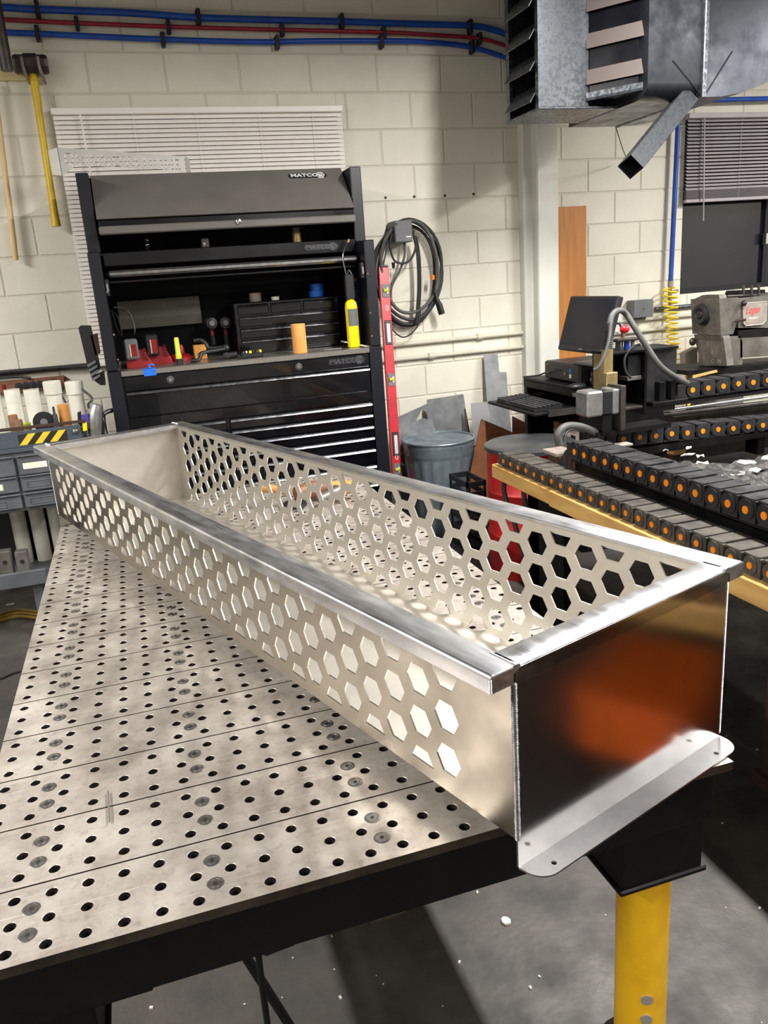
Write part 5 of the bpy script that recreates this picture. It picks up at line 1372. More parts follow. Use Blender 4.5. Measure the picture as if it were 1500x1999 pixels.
MB().cbox(xm + 0.03, xr_ + 0.02, CY - 0.03, CY + 0.02, q(1290, 790).z, q(1290, 782).z, 0.002).build('chain_bracket', 'black_steel', ca)
for px in (1288, 1310): 
    x = q(px, 760).x
    MB().cbox(x - 0.012, x + 0.012, CY - 0.02, CY + 0.02, q(1290, 784).z, q(1290, 745).z, 0.002).build('bracket_ear', 'black_steel', ca)
# hanging stepper motor inside the box
x0, x1 = q(1232, 720).x, q(1258, 720).x
mo = thing('stepper_motor', 'black stepper motor hanging inside the torch carriage', 'motor', (x0, CY + 0.06, q(1240, 745).z), group='stepper motors')
MB().cbox(x0, x1, CY + 0.02, CY + 0.09, q(1240, 735).z, zt_ - 0.01, 0.004).build('body', 'plastic_black', mo)
MB().cbox(x0 - 0.003, x1 + 0.003, CY + 0.017, CY + 0.093, q(1240, 744).z, q(1240, 735).z, 0.003).build('end_bell', 'motor_silver', mo)
tag(MB().tube(smoothpath([q(1250, 672), q(1232, 680), q(1220, 700), q(1222, 725), q(1232, 738)], 6), 0.006, 8).build('motor_lead', 'rubber_black', None, True), 'thin black lead curving in front of the torch carriage', 'cable')
# front stepper motor (silver)
q2 = lambda x, y: at(x, y, Y=1.93)
mo = thing('stepper_motor', 'silver stepper motor mounted sideways below the mouse', 'motor', (q2(1165, 810).x, 1.95, q2(1165, 812).z), group='stepper motors')
za, zb2 = q2(1165, 811).z, q2(1165, 762).z
xs_ = [q2(p_, 785).x for p_ in (1140, 1172, 1190, 1203, 1212)]
MB().cbox(xs_[0], xs_[1], 1.90, 2.0, za, zb2, 0.008).build('end_bell', 'motor_silver', mo)
MB().cbox(xs_[1], xs_[2], 1.902, 1.998, za + 0.004, zb2 - 0.004, 0.004).build('stator', 'plastic_black', mo)
MB().cbox(xs_[2], xs_[3], 1.90, 2.0, za, zb2, 0.006).build('front_flange', 'motor_silver', mo)
MB().cbox(xs_[3], xs_[4], 1.89, 2.03, q2(1200, 838).z, zb2 + 0.012, 0.002).build('mount_plate', 'steel_dark', mo)
MB().lathe([(0.022, 0), (0.022, 0.012), (0.012, 0.018)], 16, (xs_[4], 1.95, (za + zb2) / 2), 'x').build('pulley', 'motor_silver', mo, 40)
MB().box(xs_[1], xs_[2], 1.91, 2.0, q2(1180, 845).z, za).build('mount_foot', 'black_steel', mo)
MB().box(xs_[1] - 0.02, xs_[4] + 0.25, 1.92, 2.03, q2(1180, 842).z - 0.02, q2(1180, 842).z).build('base_bar', 'black_steel', gt)
# torch
to = thing('plasma_torch', 'tan plasma torch body with a black ribbed sleeve on the gantry', 'torch', (q(1188, 760).x, CY - 0.03, q(1188, 760).z))
tp_ = lambda x, y: at(x, y, Y=CY - 0.02)
MB().tube([tp_(1186, 752), tp_(1186, 682)], 0.024, 18).build('body', 'brass', to, 40)
MB().cbox(tp_(1176, 730).x, tp_(1198, 730).x, CY - 0.055, CY + 0.01, tp_(1187, 752).z, tp_(1187, 726).z, 0.003).build('clamp', 'brass', to)
sv = []
for k in range(15):
    y = 682 - k * 3.6; sv += [(tp_(1186 + k * 0.35, y), 0.0225 - 0.0004 * k), (tp_(1186 + k * 0.35, y - 1.8), 0.0195 - 0.0004 * k)]
MB().tube([s_[0] for s_ in sv], [s_[1] for s_ in sv], 16).build('ribbed_sleeve', 'rubber_black', to, 30)
tag(MB().tube(smoothpath([at(1191, 632, Y=2.03), at(1196, 615, Y=2.04), at(1208, 606, Y=2.05), at(1222, 612, Y=2.07), at(1240, 640, Y=2.04), at(1262, 675, Y=2.02), at(1290, 715, Y=2.0), at(1322, 738, Y=2.02), at(1342, 748, Y=2.08)], 6), [0.013] * 48 + [0.013], 10).build('torch_cable', 'rubber_grey', None, True), 'thick grey cable arching from the torch to the upper chain', 'cable')
tag(MB().tube(smoothpath([at(1193, 628, Y=2.0), at(1190, 660, Y=1.98), at(1182, 690, Y=1.97), at(1170, 715, Y=1.97), at(1160, 722, Y=1.98)], 6), 0.007, 8).build('torch_lead', 'rubber_grey', None, True), 'thin grey lead hanging in front of the torch', 'cable')
# lower cable loop
tag(MB().tube(smoothpath([at(1092, 868, Y=1.86), at(1090, 848, Y=1.86), at(1104, 833, Y=1.87), at(1128, 832, Y=1.9), at(1155, 840, Y=1.93), at(1175, 852, Y=1.98)], 6), 0.016, 10).build('gantry_cable', 'rubber_grey', None, True), 'grey cable bending between the two black chains', 'cable')
tag(MB().tube(smoothpath([at(1102, 862, Y=1.85), at(1106, 845, Y=1.86), at(1120, 838, Y=1.88), at(1140, 842, Y=1.92)], 6), 0.006, 8).build('gantry_wire', 'rubber_black', None, True), 'thin black wire inside the grey cable bend', 'cable')
# rusty bracket near the chain ends
p = at(1045, 872, Z=0.742)
br = thing('rail_bracket', 'rusty bracket with white block at the far end of the guide rail', 'bracket', (1.78, 1.97, 0.60))
MB().cbox(1.77, 1.90, 1.90, 2.02, 0.60, 0.80, 0.004).build('block', 'rust_dark', br)
MB().cbox(1.76, 1.86, 1.93, 2.05, 0.80, 0.815, 0.002).build('white_block', 'plate_tan', br)
MB().cbox(1.80, 2.10, 1.88, 1.93, 0.815, 0.825, 0.002).build('flat_bar', 'plate_tan', br)
MB().prism([(1.73, 1.80, 0.73), (1.73, 1.92, 0.73), (1.73, 1.80, 0.86)], (0.01, 0, 0)).build('gusset', 'steel_dark', br)
MB().lathe([(0.018, 0), (0.018, 0.03), (0.01, 0.034)], 12, (1.84, 1.89, 0.70), 'y').build('bolt', 'screw_steel', br)
# flakes and offcuts on the bed
flk = [(1345, 893, 0.07), (1372, 909, 0.055), (1366, 896, 0.04), (1460, 908, 0.09), (1475, 925, 0.06), (1440, 930, 0.08), (1298, 884, 0.04), (1345, 880, 0.03), (1498, 900, 0.05), (1410, 938, 0.04)]
FL = ['largest on the left just above the cable chain', 'second one along right of the largest left flake', 'thin one tucked behind the two left flakes', 'broad one near the right picture edge', 'lower of two broad ones at right', 'one nearest the cleaner chain at right', 'tiny leftmost one beside the wooden block', 'tiny one farthest back under the gantry chain', 'one cut off by the right picture edge', 'small one at the front of the bed']
for k, (px, py, s) in enumerate(flk):
    c = at(px, py, Z=0.722)
    pts = [(c.x + s * 0.5 * math.cos(a) * random.uniform(.7, 1.1), c.y + s * 0.5 * math.sin(a) * random.uniform(.6, 1.0), c.z + 0.012 + random.uniform(-.006, .006)) for a in [2 * PI * j / 7 for j in range(7)]]
    tag(MB().prism(pts, (0, 0, 0.003)).build('white_flake', 'flake', None), 'white scrap flake on the cutting bed, ' + FL[k], 'scrap', 'white flakes on the cutting bed')
p0 = at(1320, 870, Z=0.70)
tag(MB().cbox(p0.x - 0.035, p0.x + 0.035, p0.y - 0.03, p0.y + 0.03, 0.66, 0.705, 0.003).build('wood_block', 'wood_beam', None), 'small tan wooden block on the cutting bed under the chain', 'block')
# cables dangling under the far end of the tan beam
tag(MB().tube(smoothpath([(1.655, 2.19, 0.70), (1.645, 2.2, 0.6), (1.66, 2.12, 0.45), (1.68, 2.0, 0.2), (1.72, 1.9, 0.02)], 6), 0.012, 8).build('dangling_cable', 'rubber_black', None, True), 'black cable hanging from the far end of the tan beam, left one', 'cable')
tag(MB().tube(smoothpath([(1.70, 2.12, 0.68), (1.70, 2.1, 0.55), (1.72, 2.05, 0.4), (1.74, 1.9, 0.15), (1.78, 1.7, 0.02)], 6), 0.012, 8).build('dangling_cable', 'rubber_black', None, True), 'black cable hanging under the tan beam, right one', 'cable')

# ------------------------------------------------------------------ computer desk
DX = 2.40
dk = thing('computer_cabinet', 'black steel computer cabinet behind the gantry', 'cabinet', (DX + 0.25, 3.1, 0))
zt_ = 0.930
MB().cbox(DX, DX + 0.55, 2.77, 3.46, zt_ - 0.015, zt_, 0.003).build('top', 'black_steel', dk)
MB().cbox(DX, DX + 0.012, 2.77, 3.46, zt_ - 0.055, zt_ - 0.015, 0.002).build('front_rail', 'black_steel', dk)
MB().cbox(DX + 0.02, DX + 0.55, 2.77, 2.785, 0.0, zt_ - 0.015, 0.002).build('side_panel', 'black_steel', dk)
MB().cbox(DX + 0.02, DX + 0.55, 3.445, 3.46, 0.0, zt_ - 0.015, 0.002).build('side_panel', 'black_steel', dk)
MB().cbox(DX + 0.54, DX + 0.55, 2.785, 3.445, 0.0, zt_ - 0.015, 0.001).build('back_panel', 'black_steel', dk)
MB().cbox(DX + 0.02, DX + 0.54, 2.785, 3.445, 0.38, 0.395, 0.001).build('shelf', 'black_steel', dk)
for y in (2.775, 3.415): MB().cbox(DX, DX + 0.03, y, y + 0.04, 0, zt_ - 0.055, 0.002).build('post', 'black_steel', dk)
MB().cbox(2.12, DX + 0.14, 2.80, 3.38, 0.808, 0.823, 0.003).build('keyboard_tray', 'black_steel', dk)
for y in (2.785, 3.40): MB().box(2.2, DX + 0.2, y, y + 0.012, 0.80, 0.835).build('slide', 'steel_dark', dk)
MB().box(DX - 0.003, DX, 2.82, 2.88, 0.88, 0.90).build('name_plate', 'plastic_grey', dk)
kb = thing('keyboard', 'black computer keyboard on the pull-out tray', 'keyboard', (2.24, 3.09, 0.823))
MB().prism([(2.15, 2.86, 0.824), (2.325, 2.86, 0.824), (2.325, 2.86, 0.850), (2.15, 2.86, 0.836)], (0, 0.46, 0)).build('case', 'plastic_black', kb)
km = MB().cbox(-0.0105, 0.0105, -0.0105, 0.0105, 0, 0.009, 0.003).mesh('key'); km.materials.append(MATS['plastic_black'])
inv = WM[kb.name].inverted(); ky = MB()
for r in range(6):
    for k in range(20):
        if k in (14, ): continue
        x = 2.168 + r * 0.027; y = 2.873 + k * 0.0232
        ky.cbox(x - 0.0105, x + 0.0105, y - 0.0098, y + 0.0098, 0.8375 + r * 0.0022, 0.846 + r * 0.0022, 0.003)
o = ky.build('keys', 'chain_black', kb); o['kind'] = 'stuff'
# desktop computer
pc = thing('desktop_computer', 'small black desktop computer under the monitor', 'computer', (2.65, 3.12, zt_))
MB().cbox(2.47, 2.80, 2.92, 3.31, zt_ + 0.004, zt_ + 0.108, 0.006).build('case', 'plastic_black', pc)
MB().cbox(2.462, 2.472, 2.925, 3.305, zt_ + 0.01, zt_ + 0.104, 0.004).build('front_bezel', 'plastic_black', pc)
MB().lathe([(0.012, 0), (0.012, -0.002)], 14, (2.462, 3.07, zt_ + 0.05), 'x').build('logo_disc', 'plastic_grey', pc, 40)
for z in (0.03, 0.06): MB().box(2.4605, 2.462, 3.0, 3.02, zt_ + z, zt_ + z + 0.022).build('sticker', 'tape_blue' if z > .04 else 'white_print', pc)
MB().box(2.46, 2.462, 3.11, 3.18, zt_ + 0.062, zt_ + 0.07).build('drive_slot', 'ink_black', pc)
for k in range(3): MB().box(2.46, 2.462, 3.25 + k * 0.018, 3.258 + k * 0.018, zt_ + 0.085, zt_ + 0.092).build('port', 'plastic_grey', pc)
# monitor facing the aisle, tilted back
mn = thing('computer_monitor', 'flat black monitor with a dark screen in front of the brown board', 'monitor', (2.58, 2.87, zt_ + 0.108))
zb_, ztp = 1.108 + 0.01, 1.405; xb_, xt_ = 2.435, 2.52
dvn = Vector((xt_ - xb_, 0, ztp - zb_)); Lm = dvn.length; dvn.normalize(); nn = Vector((-dvn.z, 0, dvn.x))
M = Matrix.Identity(4)
for r in range(3): M[r][0] = nn[r]; M[r][1] = (0, 1, 0)[r]; M[r][2] = dvn[r]; M[r][3] = (xb_, 0, zb_)[r]
y0, y1 = 2.635, 3.105
bz_ = MB().cbox(-0.035, 0.0, y0, y1, 0, Lm, 0.006, M).build('bezel', 'plastic_black', mn)
MB().cbox(-0.002, 0.0012, y0 + 0.018, y1 - 0.018, 0.032, Lm - 0.018, 0.0005, M).build('screen', 'screen', bz_)
for k in range(5): MB().cbox(0.0, 0.0015, y0 + 0.03 + k * 0.018, y0 + 0.036 + k * 0.018, 0.012, 0.016, 0.0004, M).build('button', 'plastic_grey', bz_)
MB().cbox(0.0, 0.001, 2.85, 2.885, 0.011, 0.018, 0.0003, M).build('maker_mark', 'plastic_grey', bz_)
MB().cbox(-0.08, -0.035, 2.78, 2.96, 0.06, 0.22, 0.01, M).build('back_bulge', 'plastic_black', mn)
MB().tube([(2.57, 2.87, zt_ + 0.12), (2.555, 2.87, 1.25)], 0.028, 10).build('stand_neck', 'plastic_black', mn, 40)
MB().cbox(2.47, 2.68, 2.74, 3.0, zt_ + 0.109, zt_ + 0.122, 0.005).build('stand_base', 'plastic_grey', mn)
# mouse
p = at(1128, 750, Z=zt_ + 0.015)
ms = thing('computer_mouse', 'black computer mouse at the corner of the cabinet top', 'mouse', (p.x, p.y, zt_))
MB().ball((p.x, p.y, zt_ + 0.004), 0.055, 18, 10, (1.0, 0.60, 0.36)).build('shell', 'plastic_black', ms, True)
tag(MB().tube(smoothpath([at(1022, 736, Z=zt_ + .01), at(1050, 733, Z=zt_ + .02), at(1064, 728, Z=zt_ + .04), at(1070, 727, Z=zt_ + .05)], 5), 0.005, 6).build('mouse_cord', 'rubber_black', None, True), 'black cord on the cabinet top left of the computer', 'cord')
# electronics and cartons beside and below
p = at(1160, 735, Y=2.75)
pb = thing('circuit_box', 'small open box of electronics right of the desktop computer', 'electronics', (2.62, 2.82, zt_))
MB().cbox(2.52, 2.74, 2.775, 2.90, zt_ + 0.001, zt_ + 0.085, 0.003).build('case', 'plastic_black', pb)
for k in range(7):
    MB().cbox(2.51 - 0.002, 2.522, 2.79 + k * 0.014, 2.798 + k * 0.014, zt_ + 0.02 + 0.03 * (k % 2), zt_ + 0.04 + 0.03 * (k % 2), 0.001).build('terminal', 'plastic_grey', pb)
MB().cbox(2.505, 2.52, 2.78, 2.86, zt_ + 0.005, zt_ + 0.02, 0.001).build('copper_strip', 'strip_brown', pb)
ct = thing('carton_under_tray', 'brown carton with a white label on the shelf below the keyboard', 'carton', (2.6, 3.0, 0.395))
MB().cbox(2.43, 2.75, 2.82, 3.15, 0.396, 0.70, 0.003).build('carton', 'cardboard', ct)
MB().box(2.4285, 2.43, 2.84, 3.06, 0.60, 0.68).build('label', 'label_white', ct)
MB().box(2.4275, 2.4285, 2.90, 2.95, 0.62, 0.65).build('label_print', 'ink_black', ct)

# red-handled clamp on the carriage top
cl = thing('air_fitting', 'red-handled valve with blue fitting on top of the torch carriage', 'valve', (q(1240, 690).x, CY + 0.08, q(1240, 690).z + .012))
zc_ = q(1240, 690).z + 0.0125
xc = q(1245, 680).x
MB().cbox(xc - 0.06, xc + 0.05, CY + 0.06, CY + 0.10, zc_ + 0.035, zc_ + 0.05, 0.004).build('manifold', 'steel_dark', cl)
MB().cyl((xc - 0.045, CY + 0.08, zc_), (xc - 0.045, CY + 0.08, zc_ + 0.05), 0.012, n=12).build('post', 'plastic_black', cl, 40)
MB().cyl((xc + 0.03, CY + 0.08, zc_), (xc + 0.03, CY + 0.08, zc_ + 0.05), 0.009, n=12).build('post', 'plastic_grey', cl, 40)
MB().cyl((xc, CY + 0.08, zc_ + 0.0), (xc, CY + 0.08, zc_ + 0.035), 0.013, n=12).build('fitting', 'lens_blue', cl, 40)
MB().cyl((xc - 0.015, CY + 0.08, zc_ + 0.05), (xc - 0.015, CY + 0.08, zc_ + 0.075), 0.006, n=10).build('stem', 'brass', cl, 40)
MB().ball((xc - 0.012, CY + 0.08, zc_ + 0.088), 0.02, 14, 8, (1.2, 0.8, 0.9)).build('knob', 'level_red', cl, True)

# ------------------------------------------------------------------ blue drop pipe and yellow coil hose
p0 = at(1323, 235, Y=WY - 0.05); p1 = at(1308, 550, Y=WY - 0.05)
dp = thing('air_drop_pipe', 'vertical blue air pipe on the wall ending in a brass fitting', 'pipe', (p1.x, WY - 0.05, p1.z))
MB().tube([(p0.x, WY - 0.06, 2.62), (p0.x, WY - 0.06, 2.5), (p1.x, WY - 0.06, p1.z)], 0.0165, 12).build('pipe', 'hose_blue', dp, True)
MB().cyl((p1.x, WY - 0.06, p1.z - 0.035), (p1.x, WY - 0.06, p1.z + 0.005), 0.02, n=12).build('coupling', 'plate_tan', dp, 40)
MB().tube([(p1.x, WY - 0.06, p1.z - 0.03), (p1.x - 0.005, WY - 0.06, p1.z - 0.1), (p1.x + 0.004, WY - 0.06, p1.z - 0.16)], 0.013, 10).build('valve', 'brass', dp, 40)
MB().tube([(p1.x, WY - 0.06, p1.z - 0.07), (p1.x + 0.05, WY - 0.08, p1.z - 0.06)], 0.009, 8).build('elbow', 'brass', dp, 40)
ch = thing('coil_air_hose', 'bright yellow coiled air hose hanging from the blue pipe', 'hose', at(1318, 715, Y=WY - .1))
pts = []; turns = 15; N = turns * 14
for k in range(N + 1):
    u = k / N; cx = 1308 + 9 * u; cyy = 562 + 150 * u; rx = 14.0 + 1.5 * math.sin(u * 9)
    c = at(cx, cyy, Y=WY - 0.10); rr = rx * 4.9 / FPX
    a = 2 * PI * turns * u
    pts.append(c + Vector((rr * math.cos(a), rr * math.sin(a), 0.0)))
MB().tube(pts, 0.0058, 6).build('coil', 'hose_yellow', ch, True)
MB().tube(smoothpath([pts[-1], at(1335, 715, Y=3.8), at(1340, 735, Y=3.6), at(1345, 755, Y=3.3), at(1352, 775, Y=2.9), at(1345, 790, Y=2.7)], 6), 0.0075, 8).build('tail', 'hose_yellow', ch, True)

# ------------------------------------------------------------------ lathe
LY = 3.15
g = lambda x, y, Y=LY: at(x, y, Y=Y)
la = thing('lathe', 'old grey metal lathe with a handwheel under the window', 'lathe', (g(1420, 715).x, LY + 0.15, 0))
XE = g(1411, 650).x
ge = lambda x, y: at(x, y, X=XE)
dep = 0.30
# end cover seen from its left side (plane x = XE), gears behind it
MB().prism([ge(1364, 713), ge(1362, 640), ge(1353, 626), ge(1350, 602), ge(1357, 583), ge(1372, 576), ge(1404, 576), ge(1409, 600), ge(1408, 652), ge(1413, 660), ge(1420, 714)], (0.05, 0, 0)).build('gear_cover', 'lathe_grey', la)
yb_ = ge(1357, 600).y
MB().prism([g(1405, 584), g(1442, 580), g(1442, 620), g(1436, 640), g(1432, 652), g(1408, 655)], (0, yb_ - LY, 0)).build('headstock', 'lathe_grey', la)
MB().prism([g(1408, 656), g(1446, 656), g(1450, 668), g(1450, 712), g(1420, 714)], (0, 0.25, 0)).build('apron', 'lathe_grey', la)
hwc = ge(1378, 613); hwc.x -= 0.035
hw = MB().lathe([(0.030, 0.016), (0.062, 0.018), (0.066, 0.0), (0.060, -0.018), (0.048, -0.022), (0.034, -0.014), (0.026, -0.004), (0.020, -0.016), (0.0005, -0.017)], 30, hwc, 'x').build('handwheel', 'rubber_black', la, 50)
MB().lathe([(0.072, 0.012), (0.076, 0.02), (0.076, 0.036), (0.05, 0.038)], 30, (hwc.x, hwc.y, hwc.z), 'x').build('wheel_rim', 'steel_dark', la, 50)
pa, pb_ = g(1453, 595, LY - 0.01), g(1500, 588, LY - 0.01)
MB().prism([g(1442, 582), g(1560, 570), g(1560, 640), g(1442, 640)], (0, dep, 0)).build('quick_change_box', 'lathe_grey', la)
npl = MB().prism([g(1451, 592, LY - .012), g(1457, 590, LY - .012), g(1498, 588, LY - .012), g(1496, 626, LY - .012), g(1490, 633, LY - .012), g(1457, 637, LY - .012), g(1453, 632, LY - .012)], (0, 0.01, 0)).build('name_plate', 'plate_tan', la)
ol = [g(1452, 592, LY - .014), g(1498, 588.5, LY - .014), g(1496, 626, LY - .014), g(1490, 633, LY - .014), g(1457, 636, LY - .014), g(1453, 632, LY - .014)]
MB().tube(ol, 0.0012, 5, closed=True).build('plate_border', 'white_print', npl)
o_ = g(1456, 607, LY - .0125)
lettering('Logan', 0.062, 'logo_red', npl, o_, (1, 0, 0.02), (0, 0, 1), ext=0.0006, shear=0.5, xs=0.72, name='script_logo')
o_ = g(1463, 622, LY - .0125)
lettering('MODEL', 0.016, 'white_print', npl, o_, (1, 0, 0.02), (0, 0, 1), ext=0.0004, name='plate_text', spacing=1.4)
for ch_, px, py in (('D', 1378, 658), ('E', 1386, 672), ('S', 1396, 687), ('I', 1380, 700), ('G', 1394, 705), ('N', 1408, 705)):
    lettering(ch_, 0.04, 'plate_tan', la, ge(px - 6, py) - Vector((0.001, 0, 0)), (0, -1, 0), (0, 0, 1), ext=0.0006, name='casting_letter')
MB().prism([g(1446, 660), g(1620, 650), g(1620, 690), g(1446, 698)], (0, 0.26, 0)).build('bed', 'lathe_grey', la)
MB().prism([g(1442, 645), g(1620, 632), g(1620, 648), g(1442, 660)], (0, 0.26, 0)).build('way', 'black_steel', la)
cp = [g(1340, 722), g(1360, 714), g(1500, 705), g(1640, 690)]
MB().prism([g(1340, 724), g(1420, 718), g(1640, 700), g(1640, 712), g(1420, 732), g(1345, 733)], (0, 0.38, 0)).build('chip_pan', 'black_steel', la)
zleg = g(1420, 730).z
for x in (XE + 0.02, 4.6): MB().cbox(x, x + 0.22, LY + 0.05, LY + 0.35, 0, zleg + 0.01, 0.01).build('pedestal', 'lathe_grey', la)
MB().cyl(g(1420, 578), g(1450, 577), 0.006, n=8).build('lever', 'steel_dark', la, 40)
for px in (1452, 1468, 1482): MB().cyl(g(px, 577), g(px, 556), 0.008, n=8).build('stud', 'steel_dark', la, 40)
MB().prism([g(1440, 577), g(1495, 572), g(1494, 565), g(1446, 567)], (0, 0.12, 0)).build('top_lever_plate', 'black_steel', la)
MB().ball(g(1453, 592, LY - .03), 0.018, 12, 8).build('knob', 'plastic_black', la, True)
MB().cyl(g(1435, 627, LY - .01), g(1457, 624, LY - .05), 0.008, n=8).build('lever', 'rust_dark', la, 40)
MB().ball(ge(1353, 667), 0.026, 14, 8, (1, .6, 1)).build('ball_crank', 'steel_dark', la, True)
tag(MB().prism([at(1338, 690, Y=3.72), at(1362, 678, Y=3.72), at(1363, 715, Y=3.72), at(1340, 718, Y=3.72)], (0, 0.06, 0)).build('leaning_sheet', 'plate_tan', None), 'small grey panel between the coil hose and the lathe', 'panel')
tag(MB().prism([g(1352, 738), g(1400, 726), g(1398, 722), g(1352, 733)], (0, -0.01, 0)).build('wood_strip', 'wood_beam', None), 'tan wooden strip lying in front of the lathe pan', 'wood')

# ------------------------------------------------------------------ air duct
du = thing('air_duct', 'galvanised air duct with louvred outlets hanging at the top right', 'duct', (2.5, 2.8, 2.29))
mat('louvre_beige', (86, 78, 75), rough=0.5)
ZD = 2.30; ZT_ = 3.74
# plenum with left louvre face (x = 2.15) and plain front face (y = 2.76)
pl = MB().box(2.17, 2.42, 2.76, 2.775, ZD, ZT_).box(2.17, 2.60, 3.08, 3.095, ZD, ZT_).box(2.60, 2.615, 2.76, 3.095, ZD, ZT_).build('plenum_wall', 'galv', du)
MB().cbox(2.14, 2.62, 2.74, 3.10, ZD - 0.012, ZD, 0.003).build('plenum_floor', 'galv', du)
MB().box(2.15, 2.17, 2.76, 2.79, ZD, ZT_).box(2.15, 2.17, 3.06, 3.095, ZD, ZT_).build('plenum_stile', 'galv', du)
for k in range(7):
    z = ZD + 0.03 + k * 0.135
    MB().prism([(2.12, 2.79, z), (2.17, 2.79, z + 0.075), (2.173, 2.79, z + 0.073), (2.123, 2.79, z - 0.002)], (0, 0.27, 0)).build('louvre', 'galv', du)
# flare between plenum and angled face
c_, d_ = Vector((2.405, 2.755, 0)), Vector((2.575, 2.53, 0))
dirn = (d_ - c_).normalized(); nrm = Vector((dirn.y, -dirn.x, 0))
if nrm.x > 0: nrm = -nrm
ZL = 2.36
MB().prism([(c_.x, c_.y, ZL - 0.035), (d_.x, d_.y, ZL - 0.035), (2.62, 2.75, ZL - 0.035), (2.62, 2.76, ZL - 0.035)], (0, 0, 0.012)).build('angled_floor', 'galv_dark', du)
MB().prism([c_ + Vector((0, 0, ZL - 0.035)), d_ + Vector((0, 0, ZL - 0.035)), d_ + Vector((0, 0, ZL)), c_ + Vector((0, 0, ZL))], -nrm * 0.01).build('angled_sill', 'galv', du)
c2_, d2_ = c_ - dirn * 0.01, d_ + dirn * 0.01
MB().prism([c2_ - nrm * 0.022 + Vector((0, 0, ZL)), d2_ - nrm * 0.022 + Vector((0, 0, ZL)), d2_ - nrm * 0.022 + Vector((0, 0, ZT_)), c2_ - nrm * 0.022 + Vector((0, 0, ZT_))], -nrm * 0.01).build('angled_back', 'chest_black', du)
for k in range(6):
    z = ZL + 0.035 + k * 0.155
    P = [c_ + Vector((0, 0, z)), d_ + Vector((0, 0, z)), d_ + dirn * 0.02 - nrm * 0.012 + Vector((0, 0, z + 0.066)), c_ - nrm * 0.012 + Vector((0, 0, z + 0.066))]
    MB().prism(P, nrm * 0.002).build('louvre', 'louvre_beige', du)
# big rectangular trunk with rounded lower edge, seam and second bay
def trunk(x0, x1, y0, y1, zb, rnd=0.10, m='galv_dark'):
    prof = [(y1, zb + 0.0)] + [(y0 + rnd - rnd * math.sin(math.radians(a)), zb + rnd * 0.6 - rnd * 0.6 * math.cos(math.radians(a))) for a in range(0, 91, 15)] + [(y0, ZT_), (y1, ZT_)]
    return MB().prism([(x0, a, b) for a, b in prof], (x1 - x0, 0, 0)).build('trunk', m, du, 40)
trunk(2.57, 2.862, 2.50, 3.2, 2.286)
MB().cbox(2.862, 2.885, 2.485, 3.2, 2.28, ZT_, 0.004).build('seam', 'galv', du)
# second bay whose bottom curves upward to the right
pts = [(2.885, 2.286), (2.98, 2.288), (3.10, 2.305), (3.22, 2.34), (3.34, 2.40), (3.45, 2.48), (3.53, 2.58), (3.56, 2.70), (3.56, ZT_), (2.885, ZT_)]
MB().prism([(a, 2.50, b) for a, b in pts], (0, 0.7, 0)).build('elbow', 'galv_dark', du, 30)
# diagonal stiffening creases
for (x0, z0, x1, z1) in ((2.70, 2.44, 2.86, 2.30), (2.89, 2.30, 3.03, 2.48)):
    MB().cyl((x0, 2.4995, z0), (x1, 2.4995, z1), 0.0035, n=6).build('crease', 'galv_dark', du)
# chute
t0 = [at(1304, 200, Y=2.62), at(1340, 200, Y=2.62)]; e = [at(1206, 325, Y=2.50), at(1269, 324, Y=2.62)]
A = at(1308, 205, Y=2.62); B = at(1340, 200, Y=2.66); axis = (at(1206, 325, Y=2.52) - at(1308, 200, Y=2.62))
ax = axis.normalized(); sidev = Vector((1, 0.0, 0)); sidev = (sidev - ax * sidev.dot(ax)).normalized(); dp_ = ax.cross(sidev).normalized()
O_ = at(1206, 325, Y=2.52); L_ = axis.length + 0.02
cw, cdp = 0.085, 0.11
cht = thing('duct_chute', 'slanted galvanised chute sticking out below the air duct', 'chute', O_)
def CH(a, b, s): return O_ - ax * s + sidev * a + dp_ * b
for (a0, b0, a1, b1) in ((0, 0, cw, 0), (cw, 0, cw, cdp), (cw, cdp, 0, cdp), (0, cdp, 0, 0)):
    inw = Vector((0, 0, 0))
    P = [CH(a0, b0, 0), CH(a1, b1, 0), CH(a1, b1, L_), CH(a0, b0, L_)]
    cc = CH(cw / 2, cdp / 2, L_ / 2); mid = sum(P, Vector((0, 0, 0))) / 4
    MB().prism(P, (cc - mid).normalized() * 0.002).build('chute_wall', 'galv', cht)
# blue pipe and hook rail behind the duct, top right
tag(MB().cyl(at(1360, 196, Y=WY - .06), at(1600, 190, Y=WY - .06), 0.016, n=10).build('blue_air_hose', 'hose_blue', None, 40), 'short length of blue pipe above the grey blind', 'hose')
tag(MB().tube(smoothpath([at(1196, 225, Y=3.1), at(1206, 258, Y=3.3), at(1216, 290, Y=3.6), at(1224, 310, Y=3.9)], 5), 0.003, 5).build('pull_wire', 'rubber_black', None, True), 'thin black wire hanging below the air duct', 'wire')

# ------------------------------------------------------------------ orange bin under the beam, seen mirrored in the planter end
ob = thing('orange_bin', 'orange plastic bin on a stand under the plasma table', 'bin', (1.85, -0.33, 0))
MB().cbox(1.62, 2.05, -0.48, -0.17, 0.21, 0.39, 0.02).build('bin', 'cab_orange', ob)
MB().cbox(1.61, 2.06, -0.49, -0.16, 0.39, 0.405, 0.006).build('lid', 'cab_orange', ob)
for x in (1.65, 2.0):
    for y in (-0.46, -0.21): MB().box(x, x + 0.02, y, y + 0.02, 0, 0.21).build('stand_leg', 'black_steel', ob)

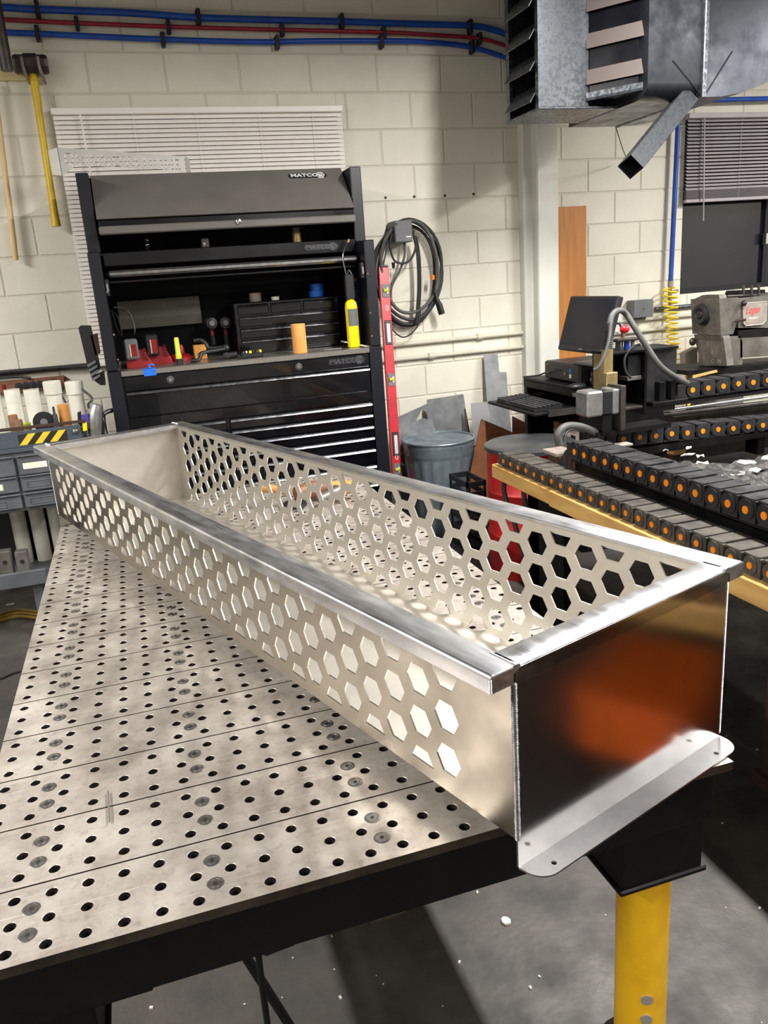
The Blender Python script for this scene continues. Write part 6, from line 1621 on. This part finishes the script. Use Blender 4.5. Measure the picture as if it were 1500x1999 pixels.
# ------------------------------------------------------------------ tools lying on the far end of the welding table
def pos(px, py): return at(px, py, Z=TT)
ang = thing('air_grinder', 'brown tool with orange handle lying on the table behind the planter', 'power tool', (*pos(600, 975)[:2], TT))
p = pos(592, 985)
zt0 = TT + 0.002
MB().tube([(p.x - 0.02, p.y, zt0 + 0.045), (p.x + 0.05, p.y + 0.03, zt0 + 0.045), (p.x + 0.12, p.y + 0.05, zt0 + 0.04)], [0.03, 0.035, 0.028], 12).build('body', 'strip_brown', ang, 40)
MB().lathe([(0.05, 0), (0.055, 0.006), (0.03, 0.02)], 20, (p.x - 0.04, p.y - 0.01, zt0)).build('guard', 'plastic_black', ang, 40)
MB().tube([(p.x - 0.05, p.y + 0.02, zt0 + 0.055), (p.x - 0.15, p.y + 0.06, zt0 + 0.075)], [0.014, 0.019], 10).build('handle', 'box_orange', ang, 40)
MB().tube([(p.x + 0.12, p.y + 0.05, zt0 + 0.04), (p.x + 0.20, p.y + 0.07, zt0 + 0.03)], [0.022, 0.024], 10).build('tail', 'box_orange', ang, 40)
p = pos(650, 985)
g2 = thing('hand_drill', 'grey hand tool with orange handle lying on the table right of the grinder', 'power tool', (p.x, p.y, TT))
MB().tube([(p.x - 0.05, p.y - 0.02, zt0 + 0.03), (p.x + 0.03, p.y + 0.02, zt0 + 0.04)], [0.024, 0.03], 12).build('body', 'lathe_grey', g2, 40)
MB().tube([(p.x + 0.03, p.y + 0.02, zt0 + 0.04), (p.x + 0.10, p.y + 0.05, zt0 + 0.05)], [0.02, 0.024], 12).build('handle', 'box_orange', g2, 40)
# floor items
c = at(988, 1798, Z=0.004)
tag(MB().prism([(c.x + 0.012 * math.cos(a) * random.uniform(.7, 1.2), c.y + 0.014 * math.sin(a) * random.uniform(.7, 1.2), 0.0005) for a in [2 * PI * j / 8 for j in range(8)]], (0, 0, 0.006)).build('paper_scrap', 'flake', None), 'white paper scrap on the floor near the yellow leg', 'scrap')
tag(MB().tube(smoothpath([at(-40, 1335, Z=.006), at(0, 1325, Z=.006), at(40, 1310, Z=.006), at(120, 1295, Z=.006), at(220, 1290, Z=0.006)], 6), 0.005, 6).build('floor_wire', 'rubber_black', None, True), 'thin black wire on the floor left of the welding table', 'wire')
rnd = random.Random(11); deb = MB()
for k in range(420):
    x = rnd.uniform(-1.2, 3.0); y = rnd.uniform(-1.0, 2.2); s = rnd.choice([0.0015, 0.002, 0.003, 0.004])
    M = Matrix.Translation((x, y, s * 0.5)) @ Matrix.Rotation(rnd.random() * 6, 4, 'Z')
    deb.box(-s, s, -s * 0.6, s * 0.6, -s * .45, s * .45, M)
o = deb.build('metal_chips', 'flake', None); tag(o, 'tiny bright metal chips scattered over the dark concrete floor', 'chips', kind='stuff')
p = at(20, 1180, Z=0.002)
tag(MB().box(p.x - 0.02, p.x + 0.02, p.y - 0.012, p.y + 0.012, 0.0005, 0.004).build('paper_scrap', 'flake', None), 'white scrap on the floor in front of the rack', 'scrap')
rod = MB().tube([at(211, 1545, Z=TT + .004), at(214, 1605, Z=TT + .004)], 0.0016, 6).build('filler_rod', 'counter_steel', None, True); tag(rod, 'short thin filler rod lying on the table plates', 'rod')
